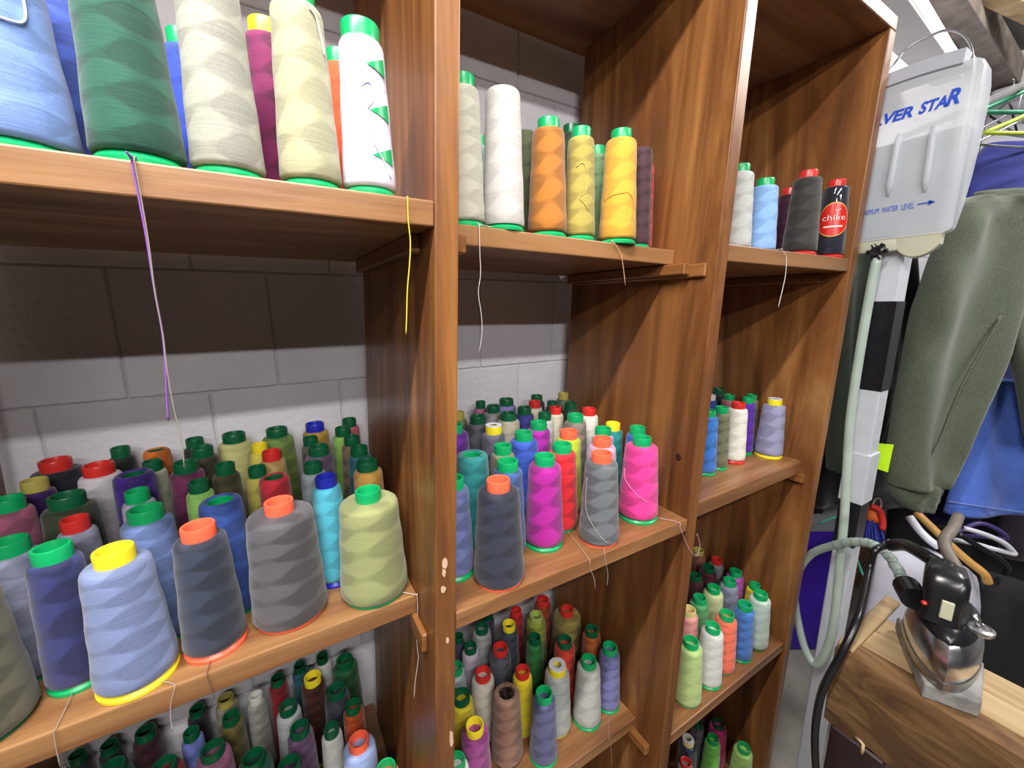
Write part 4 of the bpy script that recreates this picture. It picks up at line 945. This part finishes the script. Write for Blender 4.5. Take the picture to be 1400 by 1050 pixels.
# crate with dark case behind
cb = ony(1128, 693, .30); cx0 = pb.x + .34
cr_ = root('wooden_crate', (cx0 + .5, .38, ZF)); tag(cr_, 'reddish wooden crate under the added black cloth behind the unit', 'crate')
for i in range(5):
    z1 = cb.z - i * .19; box('slat', cx0, cx0 + 1.0, .30, .318, z1 - .17, z1, M_WH, cr_, .003)
box('crate_side', cx0, cx0 + .02, .319, .452, ZF, cb.z, M_WD, cr_, .003); box('crate_side', cx0 + .98, cx0 + 1.0, .319, .452, ZF, cb.z, M_WD, cr_, .003)
# hangers lying on the sacks
def lying(label, pts, rad, mat, D_, name='loose_hanger'):
    P = [dep(a, b, D_ + e) for a, b, e in pts]
    o = root(name, P[0]); tag(o, label, 'hanger', 'loose hangers piled on the sacks'); tube('hanger_bar', P, rad, mat, o, 8, 5); return o
lying('loose wooden hanger with rounded tip lying across the white sack', [(1252, 700, .10), (1275, 722, .06), (1300, 746, .03), (1325, 768, 0), (1345, 784, -.02), (1351, 797, -.02)], .013, M_HO, 1.40)
lying('thick white tube hanger lying beside the wooden hanger', [(1243, 706, .08), (1256, 724, .05), (1270, 738, .02), (1284, 748, 0)], .013, M_HW, 1.41)
lying('white plastic loop hanger lying under the denim hem', [(1318, 722, .02), (1345, 730, 0), (1372, 742, 0), (1386, 755, 0), (1384, 757, .0), (1360, 751, .03), (1335, 744, .05), (1305, 738, .05)], .0085, M_HW, 1.46)
lying('purple plastic hanger above the white loop hanger', [(1300, 733, .05), (1335, 716, .03), (1360, 722, .02), (1376, 736, .02), (1340, 733, .05), (1312, 733, .06)], .008, M_HP, 1.50)
lying('black plastic hanger sagging into the tote bag', [(1310, 730, .0), (1340, 748, 0), (1366, 764, 0), (1378, 776, 0), (1374, 784, .02)], .009, M_HK, 1.45)
# blue tassel brush with orange and red collar
tb = dep(1190, 742, 1.55)
ts = root('tassel', tb); tag(ts, 'dark blue tassel with orange and red binding beside the post', 'tassel')
P = []
tp = dep(1192, 706, 1.52)
for i in range(34):
    a = random.uniform(-1, 1); e = dep(1192 + 18 * a, 744 + random.uniform(-5, 4), 1.50 + random.uniform(-.03, .03)); P.append(tubeg([tp + Vector((random.uniform(-.012, .012), random.uniform(-.012, .012), 0)), tp.lerp(e, .5) + HD * a * .01, e], .0045, 5, 3))
v, f = join(P); o = mesh('fringe', v, f, plain('blue_fringe', '1c2a8c', .5), ts, True); o['kind'] = 'stuff'
tube('binding', [dep(1193, 712, 1.52), dep(1193, 700, 1.52), dep(1194, 692, 1.52)], .022, plain('orange_binding', 'd8641e', .6), ts, 12, 2, rads=lambda t: .024 - .010 * t)
tube('ribbon', [dep(1191, 692, 1.50), dep(1202, 697, 1.49), dep(1207, 712, 1.49), dep(1206, 724, 1.49)], .010, plain('red_ribbon', 'd8302c', .6), ts, 8, 4)
tube('cord_loop', [dep(1192, 692, 1.51), dep(1198, 682, 1.51), dep(1204, 684, 1.51), dep(1204, 694, 1.51), dep(1198, 702, 1.50)], .003, line_mat('c8b4b0'), ts, 6, 5)
# castor knob by the post
kp = dep(1142, 722, 1.62)
v, f = lathe([(.0, -.022), (.014, -.02), (.022, -.008), (.022, .008), (.014, .02), (.0, .022)], 18, False, False)
# teal cord
tc_ = tube('teal_cord', [dep(1120, 716, 1.66), dep(1140, 708, 1.62), dep(1152, 712, 1.6), dep(1170, 760, 1.5), dep(1185, 795, 1.45), dep(1215, 832, 1.42)], .004, line_mat('3fae90'), None, 6, 5); tag(tc_, 'thin teal cord trailing behind the post toward the white sack', 'cord')

# ------------------------------------------------------------------ ceiling light fittings (above and behind the frame; the bench one is added)
for i, (x, y, z, L_, P) in enumerate(TUBES):
    lf = root('ceiling_light', (x, y, z)); tag(lf, ('long tube light above the aisle beside the shelving', 'second tube light farther into the room', 'third tube light deepest in the room', 'added unseen tube light brightening the side with the timber bench')[i], 'ceiling light')
    box('housing', x - L_ / 2, x + L_ / 2, y - .04, y + .04, z + .05, z + .09, M_STEEL, lf, .004)
    m = bpy.data.materials.get('lit_tube')
    if not m:
        k = N('lit_tube'); k.set(Emission_Strength=3.0); k.b.inputs['Emission Color'].default_value = (1, .97, .93, 1); m = k.m
    tube('lamp_tube', [(x - L_ / 2 + .02, y, z + .03), (x + L_ / 2 - .02, y, z + .03)], .016, m, lf, 10, 1)
    for s in (-.35, .35): tube('drop_rod', [(x + s * L_, y, z + .09), (x + s * L_, y, ZC - .0005)], .006, M_STEEL, lf, 6, 1)

# ------------------------------------------------------------------ units to metres
done = set()
for o in bpy.data.objects:
    if o.type in ('MESH', 'EMPTY'):
        o.location = o.location * S
        if o.type == 'MESH' and o.data.name not in done:
            o.data.transform(Matrix.Scale(S, 4)); done.add(o.data.name)
